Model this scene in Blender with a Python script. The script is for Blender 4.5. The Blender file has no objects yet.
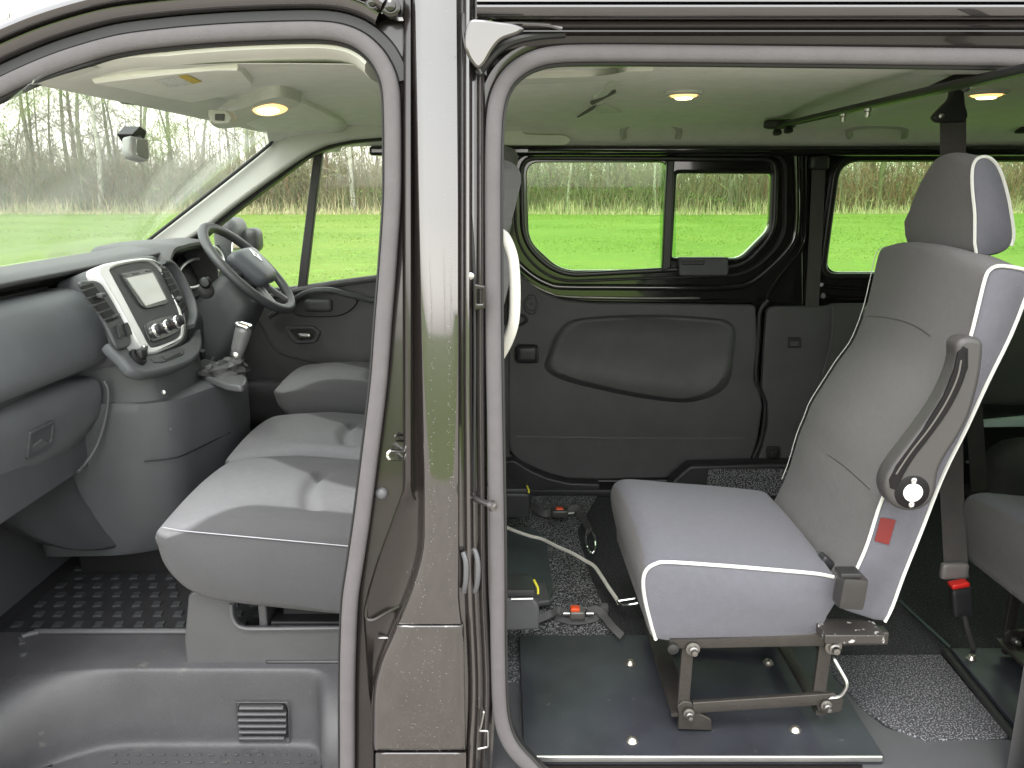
import bpy, bmesh, math, random
from mathutils import Vector, Matrix, noise as mnoise

random.seed(7)
scene = bpy.context.scene
COL = scene.collection
V = Vector
PI = math.pi

# ------------------------------------------------------------------ camera
CAM_Z, FPX, TH = 1.65, 820.0, math.radians(13.64)
CT, ST = math.cos(TH), math.sin(TH)
CAM = V((0, 0, CAM_Z))


def ray(px, py):
    a, b = (px - 512) / FPX, (384 - py) / FPX
    return V((a, CT + b * ST, -ST + b * CT))


def UY(px, py, y):
    d = ray(px, py)
    return CAM + d * (y / d.y)


def UZ(px, py, z):
    d = ray(px, py)
    return CAM + d * ((z - CAM_Z) / d.z)


def UXp(px, py, x):
    d = ray(px, py)
    return CAM + d * (x / d.x)


class Fr:
    """a real plane in the van: origin, two in-plane axes"""
    def __init__(s, o, u, v):
        s.o, s.u, s.v = V(o), V(u).normalized(), V(v).normalized()
        s.n = s.u.cross(s.v).normalized()

    def px(s, px, py):
        d = ray(px, py)
        t = (s.o - CAM).dot(s.n) / d.dot(s.n)
        p = CAM + d * t - s.o
        return (p.dot(s.u), p.dot(s.v))

    def w(s, u, v, h=0.0):
        return s.o + s.u * u + s.v * v + s.n * h

    def P(s, px, py, h=0.0):
        u, v = s.px(px, py)
        return s.w(u, v, h)

    def shift(s, h):
        return Fr(s.o + s.n * h, s.u, s.v)


def FY(y):
    return Fr((0, y, 0), (1, 0, 0), (0, 0, 1))


def skin(z):
    t = max(0.0, z - 0.85)
    return 1.42 + 0.03 * t + 0.055 * t * t - (0.25 * (0.42 - z) ** 2 if z < 0.42 else 0) * -1


def US(px, py, off=0.0):
    y = 1.45
    for _ in range(12):
        p = UY(px, py, y)
        y = skin(p.z) + off
    return UY(px, py, y)


# ------------------------------------------------------------------ materials
MATS = {}


def M(name, col, rough=0.5, metal=0.0, var=0.12, vs=6.0, bump=0.0, bs=300.0, coat=0.0, spec=0.5, col2=None,
      emit=None, es=1.0, sheen=0.0, zone=None, speck=None, bump2=None, rvar=0.0):
    if name in MATS:
        return MATS[name]
    m = bpy.data.materials.new(name)
    m.use_nodes = True
    nt = m.node_tree
    N, L = nt.nodes, nt.links
    b = N['Principled BSDF']
    b.inputs['Roughness'].default_value = rough
    b.inputs['Metallic'].default_value = metal
    b.inputs['Specular IOR Level'].default_value = spec
    b.inputs['Coat Weight'].default_value = coat
    b.inputs['Coat Roughness'].default_value = 0.05
    b.inputs['Sheen Weight'].default_value = sheen
    tc = N.new('ShaderNodeTexCoord')
    nz = N.new('ShaderNodeTexNoise')
    nz.inputs['Scale'].default_value = vs
    nz.inputs['Detail'].default_value = 6
    nz.inputs['Roughness'].default_value = 0.6
    L.new(tc.outputs['Object'], nz.inputs['Vector'])
    cr = N.new('ShaderNodeValToRGB')
    c = V(col)
    c2 = V(col2) if col2 else c * (1 + var)
    c1 = c * (1 - var) if not col2 else c
    cr.color_ramp.elements[0].position = 0.3
    cr.color_ramp.elements[1].position = 0.7
    cr.color_ramp.elements[0].color = (*c1, 1)
    cr.color_ramp.elements[1].color = (*c2, 1)
    L.new(nz.outputs['Fac'], cr.inputs['Fac'])
    out = cr.outputs['Color']
    if speck:
        sc, thr, scol = speck
        n2 = N.new('ShaderNodeTexNoise')
        n2.inputs['Scale'].default_value = sc
        n2.inputs['Detail'].default_value = 3
        L.new(tc.outputs['Object'], n2.inputs['Vector'])
        r2 = N.new('ShaderNodeValToRGB')
        r2.color_ramp.elements[0].position = thr
        r2.color_ramp.elements[1].position = min(1, thr + 0.06)
        L.new(n2.outputs['Fac'], r2.inputs['Fac'])
        mx = N.new('ShaderNodeMix')
        mx.data_type = 'RGBA'
        L.new(r2.outputs['Color'], mx.inputs['Factor'])
        L.new(out, mx.inputs['A'])
        mx.inputs['B'].default_value = (*scol, 1)
        out = mx.outputs['Result']
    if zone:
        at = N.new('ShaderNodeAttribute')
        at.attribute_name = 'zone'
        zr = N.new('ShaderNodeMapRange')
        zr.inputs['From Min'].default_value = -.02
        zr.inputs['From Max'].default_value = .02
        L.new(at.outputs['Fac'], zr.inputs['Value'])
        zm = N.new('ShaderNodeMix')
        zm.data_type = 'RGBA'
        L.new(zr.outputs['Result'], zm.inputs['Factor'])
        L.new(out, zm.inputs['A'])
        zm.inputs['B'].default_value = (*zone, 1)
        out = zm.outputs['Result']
    L.new(out, b.inputs['Base Color'])
    if rvar:
        mr = N.new('ShaderNodeMapRange')
        mr.inputs['To Min'].default_value = max(0.02, rough - rvar)
        mr.inputs['To Max'].default_value = min(1, rough + rvar)
        n3 = N.new('ShaderNodeTexNoise')
        n3.inputs['Scale'].default_value = vs * 2.3
        n3.inputs['Detail'].default_value = 5
        L.new(tc.outputs['Object'], n3.inputs['Vector'])
        L.new(n3.outputs['Fac'], mr.inputs['Value'])
        L.new(mr.outputs['Result'], b.inputs['Roughness'])
    if bump:
        nb = N.new('ShaderNodeTexNoise')
        nb.inputs['Scale'].default_value = bs
        nb.inputs['Detail'].default_value = 2
        L.new(tc.outputs['Object'], nb.inputs['Vector'])
        bp = N.new('ShaderNodeBump')
        bp.inputs['Strength'].default_value = bump
        bp.inputs['Distance'].default_value = 0.002
        L.new(nb.outputs['Fac'], bp.inputs['Height'])
        L.new(bp.outputs['Normal'], b.inputs['Normal'])
        if bump2:
            nb2 = N.new('ShaderNodeTexNoise')
            nb2.inputs['Scale'].default_value = bump2[0]
            nb2.inputs['Detail'].default_value = 3
            L.new(tc.outputs['Object'], nb2.inputs['Vector'])
            bp2 = N.new('ShaderNodeBump')
            bp2.inputs['Strength'].default_value = bump2[1]
            bp2.inputs['Distance'].default_value = 0.01
            L.new(nb2.outputs['Fac'], bp2.inputs['Height'])
            L.new(bp.outputs['Normal'], bp2.inputs['Normal'])
            L.new(bp2.outputs['Normal'], b.inputs['Normal'])
    if emit:
        b.inputs['Emission Color'].default_value = (*emit, 1)
        b.inputs['Emission Strength'].default_value = es
    MATS[name] = m
    return m


def glass_mat(name, tint=(1, 1, 1), refl=0.06, dirt=0.0):
    m = bpy.data.materials.new(name)
    m.use_nodes = True
    nt = m.node_tree
    N, L = nt.nodes, nt.links
    N.remove(N['Principled BSDF'])
    out = N['Material Output']
    tr = N.new('ShaderNodeBsdfTransparent')
    tr.inputs['Color'].default_value = (*tint, 1)
    gl = N.new('ShaderNodeBsdfGlossy')
    gl.inputs['Roughness'].default_value = 0.02
    lw = N.new('ShaderNodeLayerWeight')
    lw.inputs['Blend'].default_value = 0.2
    ml = N.new('ShaderNodeMath')
    ml.operation = 'MULTIPLY_ADD'
    ml.inputs[1].default_value = 0.25
    ml.inputs[2].default_value = refl
    L.new(lw.outputs['Fresnel'], ml.inputs[0])
    mx = N.new('ShaderNodeMixShader')
    L.new(ml.outputs[0], mx.inputs['Fac'])
    L.new(tr.outputs[0], mx.inputs[1])
    L.new(gl.outputs[0], mx.inputs[2])
    last = mx
    if dirt:
        df = N.new('ShaderNodeBsdfTranslucent')
        df.inputs['Color'].default_value = (0.9, 0.9, 0.88, 1)
        d2 = N.new('ShaderNodeBsdfDiffuse')
        d2.inputs['Color'].default_value = (0.85, 0.87, 0.85, 1)
        ad = N.new('ShaderNodeMixShader')
        L.new(df.outputs[0], ad.inputs[1])
        L.new(d2.outputs[0], ad.inputs[2])
        tc = N.new('ShaderNodeTexCoord')
        nz = N.new('ShaderNodeTexNoise')
        nz.inputs['Scale'].default_value = 3.0
        nz.inputs['Detail'].default_value = 5
        L.new(tc.outputs['Object'], nz.inputs['Vector'])
        mr = N.new('ShaderNodeMapRange')
        mr.inputs['From Min'].default_value = 0.3
        mr.inputs['From Max'].default_value = 0.75
        mr.inputs['To Min'].default_value = dirt * 0.5
        mr.inputs['To Max'].default_value = dirt * 1.6
        L.new(nz.outputs['Fac'], mr.inputs['Value'])
        mm = N.new('ShaderNodeMixShader')
        L.new(mr.outputs[0], mm.inputs['Fac'])
        L.new(mx.outputs[0], mm.inputs[1])
        L.new(ad.outputs[0], mm.inputs[2])
        last = mm
    L.new(last.outputs[0], out.inputs['Surface'])
    MATS[name] = m
    return m


# ------------------------------------------------------------------ object helpers
def tag(o, label=None, cat=None, group=None, kind=None):
    if label:
        o['label'] = label
    if cat:
        o['category'] = cat
    if group:
        o['group'] = group
    if kind:
        o['kind'] = kind
    return o


def thing(name, label, cat, loc, group=None):
    o = bpy.data.objects.new(name, None)
    o.empty_display_size = 0.1
    COL.objects.link(o)
    o.location = loc
    return tag(o, label, cat, group)


def link_mesh(name, me, mats, parent=None, origin=None):
    o = bpy.data.objects.new(name, me)
    for m in (mats if isinstance(mats, (list, tuple)) else [mats]):
        me.materials.append(m)
    COL.objects.link(o)
    if parent is not None:
        o.parent = parent
        if parent.type == 'EMPTY' and parent.parent is None:
            o.location = -V(parent.location)
    elif origin is not None:
        me.transform(Matrix.Translation(-V(origin)))
        o.location = origin
    return o


def obj(name, bm, mats, parent=None, smooth=True, origin=None, bevel=0.0, bseg=2, sub=0, angle=40, recalc=True):
    if recalc:
        bmesh.ops.recalc_face_normals(bm, faces=bm.faces)
    me = bpy.data.meshes.new(name)
    bm.to_mesh(me)
    bm.free()
    if smooth:
        for p in me.polygons:
            p.use_smooth = True
        try:
            me.set_sharp_from_angle(angle=math.radians(angle))
        except Exception:
            pass
    o = link_mesh(name, me, mats, parent, origin)
    if bevel:
        md = o.modifiers.new('bevel', 'BEVEL')
        md.width = bevel
        md.segments = bseg
        md.limit_method = 'ANGLE'
        md.angle_limit = math.radians(35)
        md.harden_normals = False
    if sub:
        md = o.modifiers.new('sub', 'SUBSURF')
        md.levels = sub
        md.render_levels = sub
    return o


def cr(pts, closed=False, n=6):
    """Catmull-Rom through the points"""
    P = [V(p) for p in pts]
    k = len(P)
    out = []
    rng = range(k) if closed else range(k - 1)
    for i in rng:
        p1, p2 = P[i], P[(i + 1) % k]
        p0 = P[(i - 1) % k] if (closed or i > 0) else p1 * 2 - p2
        p3 = P[(i + 2) % k] if (closed or i + 2 < k) else p2 * 2 - p1
        for j in range(n):
            t = j / n
            out.append(0.5 * ((2 * p1) + (p2 - p0) * t + (2 * p0 - 5 * p1 + 4 * p2 - p3) * t * t + (3 * p1 - p0 - 3 * p2 + p3) * t ** 3))
    if not closed:
        out.append(P[-1])
    return out


def rnd(pts, r, n=5, closed=True):
    """polygon with rounded corners"""
    P = [V(p) for p in pts]
    k = len(P)
    out = []
    for i in range(k):
        if not closed and i in (0, k - 1):
            out.append(P[i])
            continue
        p, a, b = P[i], P[i - 1], P[(i + 1) % k]
        rr = r[i] if isinstance(r, (list, tuple)) else r
        da, db = (a - p), (b - p)
        la, lb = da.length, db.length
        t = min(rr, la * 0.48, lb * 0.48)
        if t < 1e-6:
            out.append(p)
            continue
        s, e = p + da * (t / la), p + db * (t / lb)
        for j in range(n + 1):
            u = j / n
            out.append(s * (1 - u) ** 2 + p * 2 * u * (1 - u) + e * u * u)
    return out


def bm_loft(bm, rings, closed=True, caps=True, mi=0):
    vs = [[bm.verts.new(p) for p in r] for r in rings]
    n = len(rings[0])
    for i in range(len(vs) - 1):
        for j in range(n if closed else n - 1):
            k = (j + 1) % n
            try:
                f = bm.faces.new((vs[i][j], vs[i][k], vs[i + 1][k], vs[i + 1][j]))
                f.material_index = mi
            except ValueError:
                pass
    if caps and closed:
        for r in (vs[0], vs[-1]):
            try:
                f = bm.faces.new(r)
                f.material_index = mi
            except ValueError:
                pass
    return vs


def bm_sweep(bm, path, prof, hint=(0, 1, 0), closed=False, pclosed=True, caps=True, mi=0, scale=None):
    """profile (side, hint) swept along the path"""
    P = [V(p) for p in path]
    n = len(P)
    h = V(hint)
    rings = []
    for i in range(n):
        a = P[(i - 1) % n] if (closed or i > 0) else P[i]
        b = P[(i + 1) % n] if (closed or i < n - 1) else P[i]
        t = (b - a).normalized()
        s = t.cross(h)
        if s.length < 1e-5:
            s = t.cross(V((0, 0, 1))) if abs(t.z) < 0.9 else t.cross(V((1, 0, 0)))
        s.normalize()
        hh = s.cross(t).normalized()
        if hh.dot(h) < 0:
            hh = -hh
        k = scale[i] if scale else 1.0
        rings.append([P[i] + s * (u * k) + hh * (w * k) for u, w in prof])
    if closed:
        rings.append(rings[0])
    return bm_loft(bm, rings, closed=pclosed, caps=caps and not closed, mi=mi)


def circ(r, n=8, ry=None):
    ry = r if ry is None else ry
    return [(r * math.cos(2 * PI * i / n), ry * math.sin(2 * PI * i / n)) for i in range(n)]


def rrect(w, h, r, n=3):
    return [(p.x, p.y) for p in rnd([(-w / 2, -h / 2, 0), (w / 2, -h / 2, 0), (w / 2, h / 2, 0), (-w / 2, h / 2, 0)], r, n)]


def bm_tube(bm, path, r, n=8, closed=False, mi=0, scale=None):
    P = [V(p) for p in path]
    d = P[-1] - P[0] if not closed else P[1] - P[0]
    h = V((0, 1, 0)) if abs(d.normalized().y if d.length > 1e-6 else 0) < 0.8 else V((0, 0, 1))
    return bm_sweep(bm, P, circ(r, n), h, closed=closed, mi=mi, scale=scale)


def bm_box(bm, c, s, rot=None, mi=0):
    m = Matrix.Translation(V(c)) @ (rot.to_4x4() if rot else Matrix.Identity(4)) @ Matrix.Diagonal((*s, 1))
    r = bmesh.ops.create_cube(bm, size=1.0, matrix=m)
    for v in r['verts']:
        for f in v.link_faces:
            f.material_index = mi
    return r


def bm_cyl(bm, a, b, r1, r2=None, n=16, mi=0):
    a, b = V(a), V(b)
    r2 = r1 if r2 is None else r2
    t = (b - a).normalized()
    s = t.orthogonal().normalized()
    u = t.cross(s)
    R = [[c + (s * math.cos(2 * PI * i / n) + u * math.sin(2 * PI * i / n)) * r for i in range(n)] for c, r in ((a, r1), (b, r2))]
    bm_loft(bm, R, mi=mi)


def bm_lathe(bm, o, axis, prof, n=20, mi=0):
    """prof: (radius, height along axis)"""
    o, t = V(o), V(axis).normalized()
    s = t.orthogonal().normalized()
    u = t.cross(s)
    R = [[o + t * h + (s * math.cos(2 * PI * i / n) + u * math.sin(2 * PI * i / n)) * max(r, 1e-4) for i in range(n)] for r, h in prof]
    bm_loft(bm, R, mi=mi)


def box(name, c, s, mat, parent=None, rot=None, bevel=0.004, **k):
    bm = bmesh.new()
    bm_box(bm, c, s, rot)
    return obj(name, bm, mat, parent, bevel=bevel, **k)


def tube(name, path, r, mat, parent=None, n=8, closed=False, **k):
    bm = bmesh.new()
    bm_tube(bm, path, r, n, closed)
    return obj(name, bm, mat, parent, **k)


def sweep(name, path, prof, mat, parent=None, hint=(0, 1, 0), closed=False, pclosed=True, **k):
    bm = bmesh.new()
    bm_sweep(bm, path, prof, hint, closed, pclosed)
    return obj(name, bm, mat, parent, **k)


def loft(name, rings, mat, parent=None, closed=True, caps=True, **k):
    bm = bmesh.new()
    bm_loft(bm, rings, closed, caps)
    return obj(name, bm, mat, parent, **k)


def lathe(name, o, axis, prof, mat, parent=None, n=20, **k):
    bm = bmesh.new()
    bm_lathe(bm, o, axis, prof, n)
    return obj(name, bm, mat, parent, **k)


def panel(name, loops, fr, thick, mat, parent=None, bevel=0.003, origin=None, res=2):
    """flat plate with holes: loops are lists of (u, v) in the frame; the face on the frame's normal side lies on the plane"""
    cu = bpy.data.curves.new(name, 'CURVE')
    cu.dimensions = '2D'
    cu.fill_mode = 'BOTH'
    bevel = min(bevel, thick * 0.45)
    cu.extrude = max(0.0, thick / 2 - bevel)
    cu.bevel_depth = bevel
    cu.bevel_resolution = res
    cu.offset = -bevel
    for lp in loops:
        s = cu.splines.new('POLY')
        s.points.add(len(lp) - 1)
        for i, p in enumerate(lp):
            s.points[i].co = (p[0], p[1], 0, 1)
        s.use_cyclic_u = True
    o = bpy.data.objects.new(name, cu)
    COL.objects.link(o)
    dg = bpy.context.evaluated_depsgraph_get()
    dg.update()
    me = bpy.data.meshes.new_from_object(o.evaluated_get(dg))
    bpy.data.objects.remove(o)
    bpy.data.curves.remove(cu)
    me.name = name
    c = fr.o - fr.n * (thick / 2)
    mx = Matrix(((fr.u.x, fr.v.x, fr.n.x, c.x), (fr.u.y, fr.v.y, fr.n.y, c.y), (fr.u.z, fr.v.z, fr.n.z, c.z), (0, 0, 0, 1)))
    me.transform(mx)
    for p in me.polygons:
        p.use_smooth = True
    me.materials.clear()
    try:
        me.set_sharp_from_angle(angle=math.radians(35))
    except Exception:
        pass
    return link_mesh(name, me, mat, parent, origin)


def pxl(fr, pts, r=0.0, n=5):
    """pixel outline -> frame outline, corners rounded by r metres"""
    q = [(*fr.px(*p), 0) for p in pts]
    if r:
        q = rnd(q, r, n)
    return [(p[0], p[1]) for p in q]


def pxs(fr, pts, n=5):
    """pixel outline -> smooth closed frame outline"""
    return [(p.x, p.y) for p in cr([(*fr.px(*p), 0) for p in pts], True, n)]


def softbox(name, c, half, r, mat, parent=None, rot=None, div=14, deform=None, matfn=None, **k):
    """a padded box: rounded with radius r, then deformed in its own space"""
    bm = bmesh.new()
    hx, hy, hz = half
    bmesh.ops.create_cube(bm, size=2.0)
    bmesh.ops.subdivide_edges(bm, edges=bm.edges[:], cuts=div, use_grid_fill=True)
    for v in bm.verts:
        p = V((v.co.x * hx, v.co.y * hy, v.co.z * hz))
        # crowd samples towards the rounded rim
        q = V((max(-hx + r, min(hx - r, p.x)), max(-hy + r, min(hy - r, p.y)), max(-hz + r, min(hz - r, p.z))))
        d = p - q
        if d.length > 1e-7:
            p = q + d.normalized() * r
        v.co = p
    if matfn:
        for f in bm.faces:
            f.material_index = matfn(f.calc_center_median())
    if deform:
        for v in bm.verts:
            v.co = deform(v.co.copy())
    m = Matrix.Translation(V(c)) @ (rot.to_4x4() if rot else Matrix.Identity(4))
    bmesh.ops.transform(bm, matrix=m, verts=bm.verts)
    return obj(name, bm, mat, parent, **k)


def outline_loft(name, outline, stations, mat, parent=None, map3=None, **k):
    """side outline (a, b) carried across the width: stations are (w, inset, db); map3(a, b, w) -> world"""
    n = len(outline)
    cx = sum(p[0] for p in outline) / n
    cy = sum(p[1] for p in outline) / n
    nrm = []
    for i in range(n):
        a, b = outline[i - 1], outline[(i + 1) % n]
        t = V((b[0] - a[0], b[1] - a[1]))
        t.normalize()
        nn = V((t.y, -t.x))
        nrm.append(nn)
    area = sum(outline[i - 1][0] * outline[i][1] - outline[i][0] * outline[i - 1][1] for i in range(n))
    sg = 1 if area > 0 else -1
    rings = []
    for w, ins, db in stations:
        rings.append([map3(p[0] - sg * nn.x * ins, p[1] - sg * nn.y * ins + db, w) for p, nn in zip(outline, nrm)])
    bm = bmesh.new()
    bm_loft(bm, rings)
    return obj(name, bm, mat, parent, **k)


def copy_tree(o, parent=None):
    c = o.copy()
    COL.objects.link(c)
    if parent:
        c.parent = parent
    for ch in list(o.children):
        copy_tree(ch, c)
    return c


def hit_px(o, px, py):
    """where the sight line of a pixel meets a finished part: point and normal on its surface"""
    dg = bpy.context.evaluated_depsgraph_get()
    dg.update()
    d = ray(px, py).normalized()
    p = CAM.copy()
    for _ in range(60):
        ok, loc, n, i, ob, m = scene.ray_cast(dg, p, d)
        if not ok:
            return None
        if ob.name == o.name:
            return loc, (n if n.dot(d) < 0 else -n)
        p = loc + d * 1e-4
    return None


def surf_frame(o, px, py, u=(0, 1, 0)):
    loc, n = hit_px(o, px, py)
    uu = V(u)
    uu = (uu - n * uu.dot(n)).normalized()
    return Fr(loc, uu, n.cross(uu))
# ------------------------------------------------------------------ palette
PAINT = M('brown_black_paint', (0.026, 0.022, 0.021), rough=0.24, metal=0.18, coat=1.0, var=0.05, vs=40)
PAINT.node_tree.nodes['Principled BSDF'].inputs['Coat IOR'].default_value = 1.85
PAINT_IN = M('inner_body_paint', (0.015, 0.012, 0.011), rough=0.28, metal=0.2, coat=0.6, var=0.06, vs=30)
BLACK_GLOSS = M('gloss_black_inner_paint', (0.012, 0.011, 0.011), rough=0.14, coat=1.0, var=0.1)
SEAL_GREY = M('grey_weatherstrip', (0.098, 0.091, 0.094), rough=0.75, var=0.06, vs=30, bump=0.3, bs=400, spec=.25)
RUBBER = M('black_rubber', (0.012, 0.012, 0.012), rough=0.55, var=0.15)
PLASTIC = M('charcoal_plastic', (0.050, 0.052, 0.056), rough=0.46, var=0.08, vs=12, bump=0.35, bs=900, rvar=0.05)
PLASTIC_D = M('black_plastic', (0.018, 0.018, 0.020), rough=0.42, var=0.1, vs=15, bump=0.25, bs=900)
PLASTIC_L = M('mid_grey_plastic', (0.078, 0.078, 0.083), rough=0.44, var=0.07, vs=10, bump=0.35, bs=900, rvar=0.06)
TRIM = M('dark_grey_door_trim', (0.060, 0.059, 0.061), rough=0.5, var=0.12, vs=9, bump=0.5, bs=700, rvar=0.06)
HEADLINER = M('headliner_cloth', (0.80, 0.80, 0.74), rough=0.95, var=0.05, vs=20, bump=0.3, bs=600)
HEADLINER_T = M('headliner_trim_plastic', (0.66, 0.66, 0.61), rough=0.7, var=0.04, vs=20)
STEEL = M('brushed_steel', (0.55, 0.55, 0.54), rough=0.28, metal=1.0, var=0.1, vs=40)
CHROME = M('bright_metal', (0.8, 0.8, 0.8), rough=0.1, metal=1.0, var=0.03)
SILVER = M('silver_painted_plastic', (0.78, 0.78, 0.79), rough=0.3, metal=0.25, var=0.03)
CREAM = M('cream_plastic', (0.74, 0.72, 0.66), rough=0.4, var=0.03)
GLASS = glass_mat('clear_side_glass', (0.95, 0.97, 0.94), refl=0.018, dirt=0.014)
GLASS_T = glass_mat('tinted_rear_glass', (0.80, 0.92, 0.75), refl=0.022, dirt=0.003)
GLASS_W = glass_mat('hazy_windscreen_glass', (0.93, 0.96, 0.92), refl=0.01, dirt=0.05)

van = thing('van', 'dark brown van with front and sliding doors open, showing cab and rear cabin', 'van', (0.2, 2.4, 0))

# ------------------------------------------------------------------ B pillar, outer panel
def strip_rows(rows, cols, ext=0.0):
    """rows: (y, {x,off}...) in pixels on the body side"""
    return [[US(x, y, o) for x, o in r] for y, r in rows]


def pillar_panel():
    bm = bmesh.new()
    rows = []
    ys = list(range(-40, 625, 12)) + [624]
    for y in ys:
        xl = 414 + 10 * min(1, max(0, (y + 20) / 500))
        if y > 540:
            t = (y - 540) / 85
            xl = 424 - 27 * t ** 1.5
        xr = 457.5 + 1.5 * min(1, y / 200) + (3 if y > 600 else 0) * (y - 600) / 25
        w = xr - xl
        rows.append([US(xl - 1, y, 0.012), US(xl, y, 0.006), US(xl + 1.2, y, 0.0015), US(xl + w * .2, y, 0.0), US(xl + w * .5, y, -0.0012), US(xl + w * .8, y, 0.0),
                     US(xr - 1.2, y, 0.0015), US(xr, y, 0.006), US(xr + .5, y, 0.02)])
    bm_loft(bm, rows, closed=False)
    return obj('pillar_panel', bm, PAINT, van, angle=60)


pillar = pillar_panel()


def sill_panel(name, y0, y1, left, right, lead, tuck):
    bm = bmesh.new()
    rows = []
    n = 16
    for i in range(n + 1):
        y = y0 + (y1 - y0) * i / n
        xl, xr = left(y), right(y)
        w = xr - xl
        o = lead + (tuck * max(0, (i / n - 0.72) / 0.28) ** 1.5)
        if i == 0:
            rows.append([US(xl + w * f, y - 3, 0.012) for f in (0, 0, .1, .3, .5, .7, .9, 1, 1)])
            rows.append([US(xl + w * f, y - 1.2, lead + .002) for f in (0, 0, .1, .3, .5, .7, .9, 1, 1)])
        rows.append([US(xl - 2, y, o + .025), US(xl, y, o + .005)] + [US(xl + w * f, y, o) for f in (.05, .3, .5, .7, .95)] + [US(xr, y, o + .005), US(xr + 1, y, o + .025)])
    rows.append([p + V((0, .03, -.002)) for p in rows[-1]])
    bm_loft(bm, rows, closed=False)
    return obj(name, bm, PAINT, van, angle=50)


def sill_left(y):
    pts = [(624, 398), (640, 391), (660, 382), (680, 376.5), (700, 374.5), (760, 374)]
    for (a, b), (c, d) in zip(pts, pts[1:]):
        if y <= c:
            return b + (d - b) * max(0, (y - a)) / (c - a)
    return 374


sill_panel('sill_panel', 627, 750, sill_left, lambda y: 463 + 2 * (y - 627) / 120, -0.006, 0.010)
sill_panel('sill_panel', 754, 830, lambda y: 376, lambda y: 466, -0.002, 0.0)


# ------------------------------------------------------------------ apertures
FPATH = [(-250, 285), (-160, 206), (-70, 130), (-30, 103), (0, 87), (30, 73), (60, 61), (95, 50), (125, 43), (160, 38.5), (190, 35.5), (225, 33), (256, 31.5), (290, 30.5), (320, 30.5),
         (342, 33.5), (360, 41), (375, 54), (385, 70), (390.5, 88), (392, 112), (392.5, 150), (392, 200), (388, 262), (383, 325), (378.5, 384), (370, 455), (362, 518), (355, 566),
         (350, 600), (348, 640), (347, 690), (347, 760), (347, 840)]
FP = [US(x, y, 0.03) for x, y in FPATH]
FPs = cr(FP, False, 4)
half_round = [(-.0145, .012), (-.0145, .0), (-.0128, -.004), (-.007, -.0065), (0, -.0072), (.007, -.0065), (.0128, -.004), (.0145, .0), (.0145, .012)]
sweep('front_door_seal', FPs, half_round, SEAL_GREY, van, angle=70)
lip = [(-.0195, .02), (-.0195, .004), (-.0165, .001), (-.0120, .004), (-.0120, .02)]
sweep('seal_lip', FPs, lip, RUBBER, van)
# roof and A-pillar part of the frame: dark channel, painted flange, outer rail
k_end = 4 * 16 + 2
frame_path = FPs[:k_end]
sweep('door_channel', FPs[:4 * 19], [(.010, .03), (.012, .010), (.018, .006), (.034, .008), (.040, .03)], RUBBER, van)
fl = [(.036, .035), (.037, .004), (.040, -.004), (.048, -.012), (.056, -.014), (.0585, -.010), (.0595, .004), (.061, .004), (.062, -.012), (.066, -.020), (.073, -.024),
      (.081, -.020), (.088, -.004), (.098, .03), (.115, .10), (.125, .2)]
sweep('front_roof_rail', frame_path, fl, PAINT, van, pclosed=False, angle=50)

# door jamb between the front seal and the outer panel
XS = [(-40, 350), (10, 352), (30, 362), (45, 372), (60, 385), (80, 394), (110, 397), (192, 397), (262, 393), (325, 388), (384, 383), (455, 375), (518, 367), (566, 360), (600, 355), (680, 352), (840, 352)]


def lerp(tab, y):
    if y <= tab[0][0]:
        return tab[0][1]
    for (a, b), (c, d) in zip(tab, tab[1:]):
        if y <= c:
            return b + (d - b) * (y - a) / (c - a)
    return tab[-1][1]


DIAG = [(470, 404), (500, 399), (530, 388), (560, 377), (590, 368), (612, 363), (640, 365), (690, 368), (720, 373), (840, 374)]
bm = bmesh.new()
rows = []
for y in range(-40, 850, 10):
    xs = lerp(XS, y)
    xl = 414 + 10 * min(1, max(0, (y + 20) / 500))
    if y > 540:
        xl = 424 - 27 * min(1, (y - 540) / 85) ** 1.5
    if y > 624:
        xl = sill_left(y)
    if y < 500:
        xr = max(xs + 2, 402.5)
        rows.append([US(xs - 3, y, .050), US(xs * .6 + xr * .4, y, .048), US(xr, y, .046), US(xr + 1.5, y, .030), US(xr + 3, y, .024), US(xr + 8, y, .020), US(xr + 10, y, .026),
                     US(xr + 11, y, .034), US(xl - 4, y, .030), US(xl - 1, y, .016), US(xl, y, .012)])
    else:
        t = min(1, (y - 500) / 40)
        d = lerp(DIAG, y)
        xr = max(xs + 2, d)
        w = max(xl - xr, 4)
        rows.append([US(xs - 3, y, .050), US(xs * .6 + xr * .4, y, .048), US(xr, y, .046), US(xr + min(2, w * .1), y, .034), US(xr + min(4, w * .2), y, .036), US(xr + w * .35, y, .040), US(xr + w * .55, y, .042),
                     US(xr + w * .7, y, .040), US(xl - w * .12, y, .032), US(xl - 1, y, .016), US(xl, y, .012)])
bm_loft(bm, rows, closed=False)
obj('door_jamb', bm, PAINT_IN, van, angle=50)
# raised rim of the pressed recess low on the jamb
tube('jamb_rim', cr([US(402, 506, .040), US(392, 530, .040), US(380, 560, .040), US(371, 590, .040), US(366, 614, .036), US(372, 620, .034), US(390, 611, .030), US(400, 606, .026)], False, 5), .0035, PAINT_IN, van)
tube('jamb_rim', cr([US(424, 520, .020), US(423, 548, .020), US(414, 582, .022), US(402, 610, .022), US(391, 634, .022), US(379, 668, .022), US(373, 700, .022), US(372, 742, .024)], False, 5), .003, PAINT_IN, van)
box('jamb_bracket', US(385, 637, .034), (.03, .012, .006), PAINT_IN, van)
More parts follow.
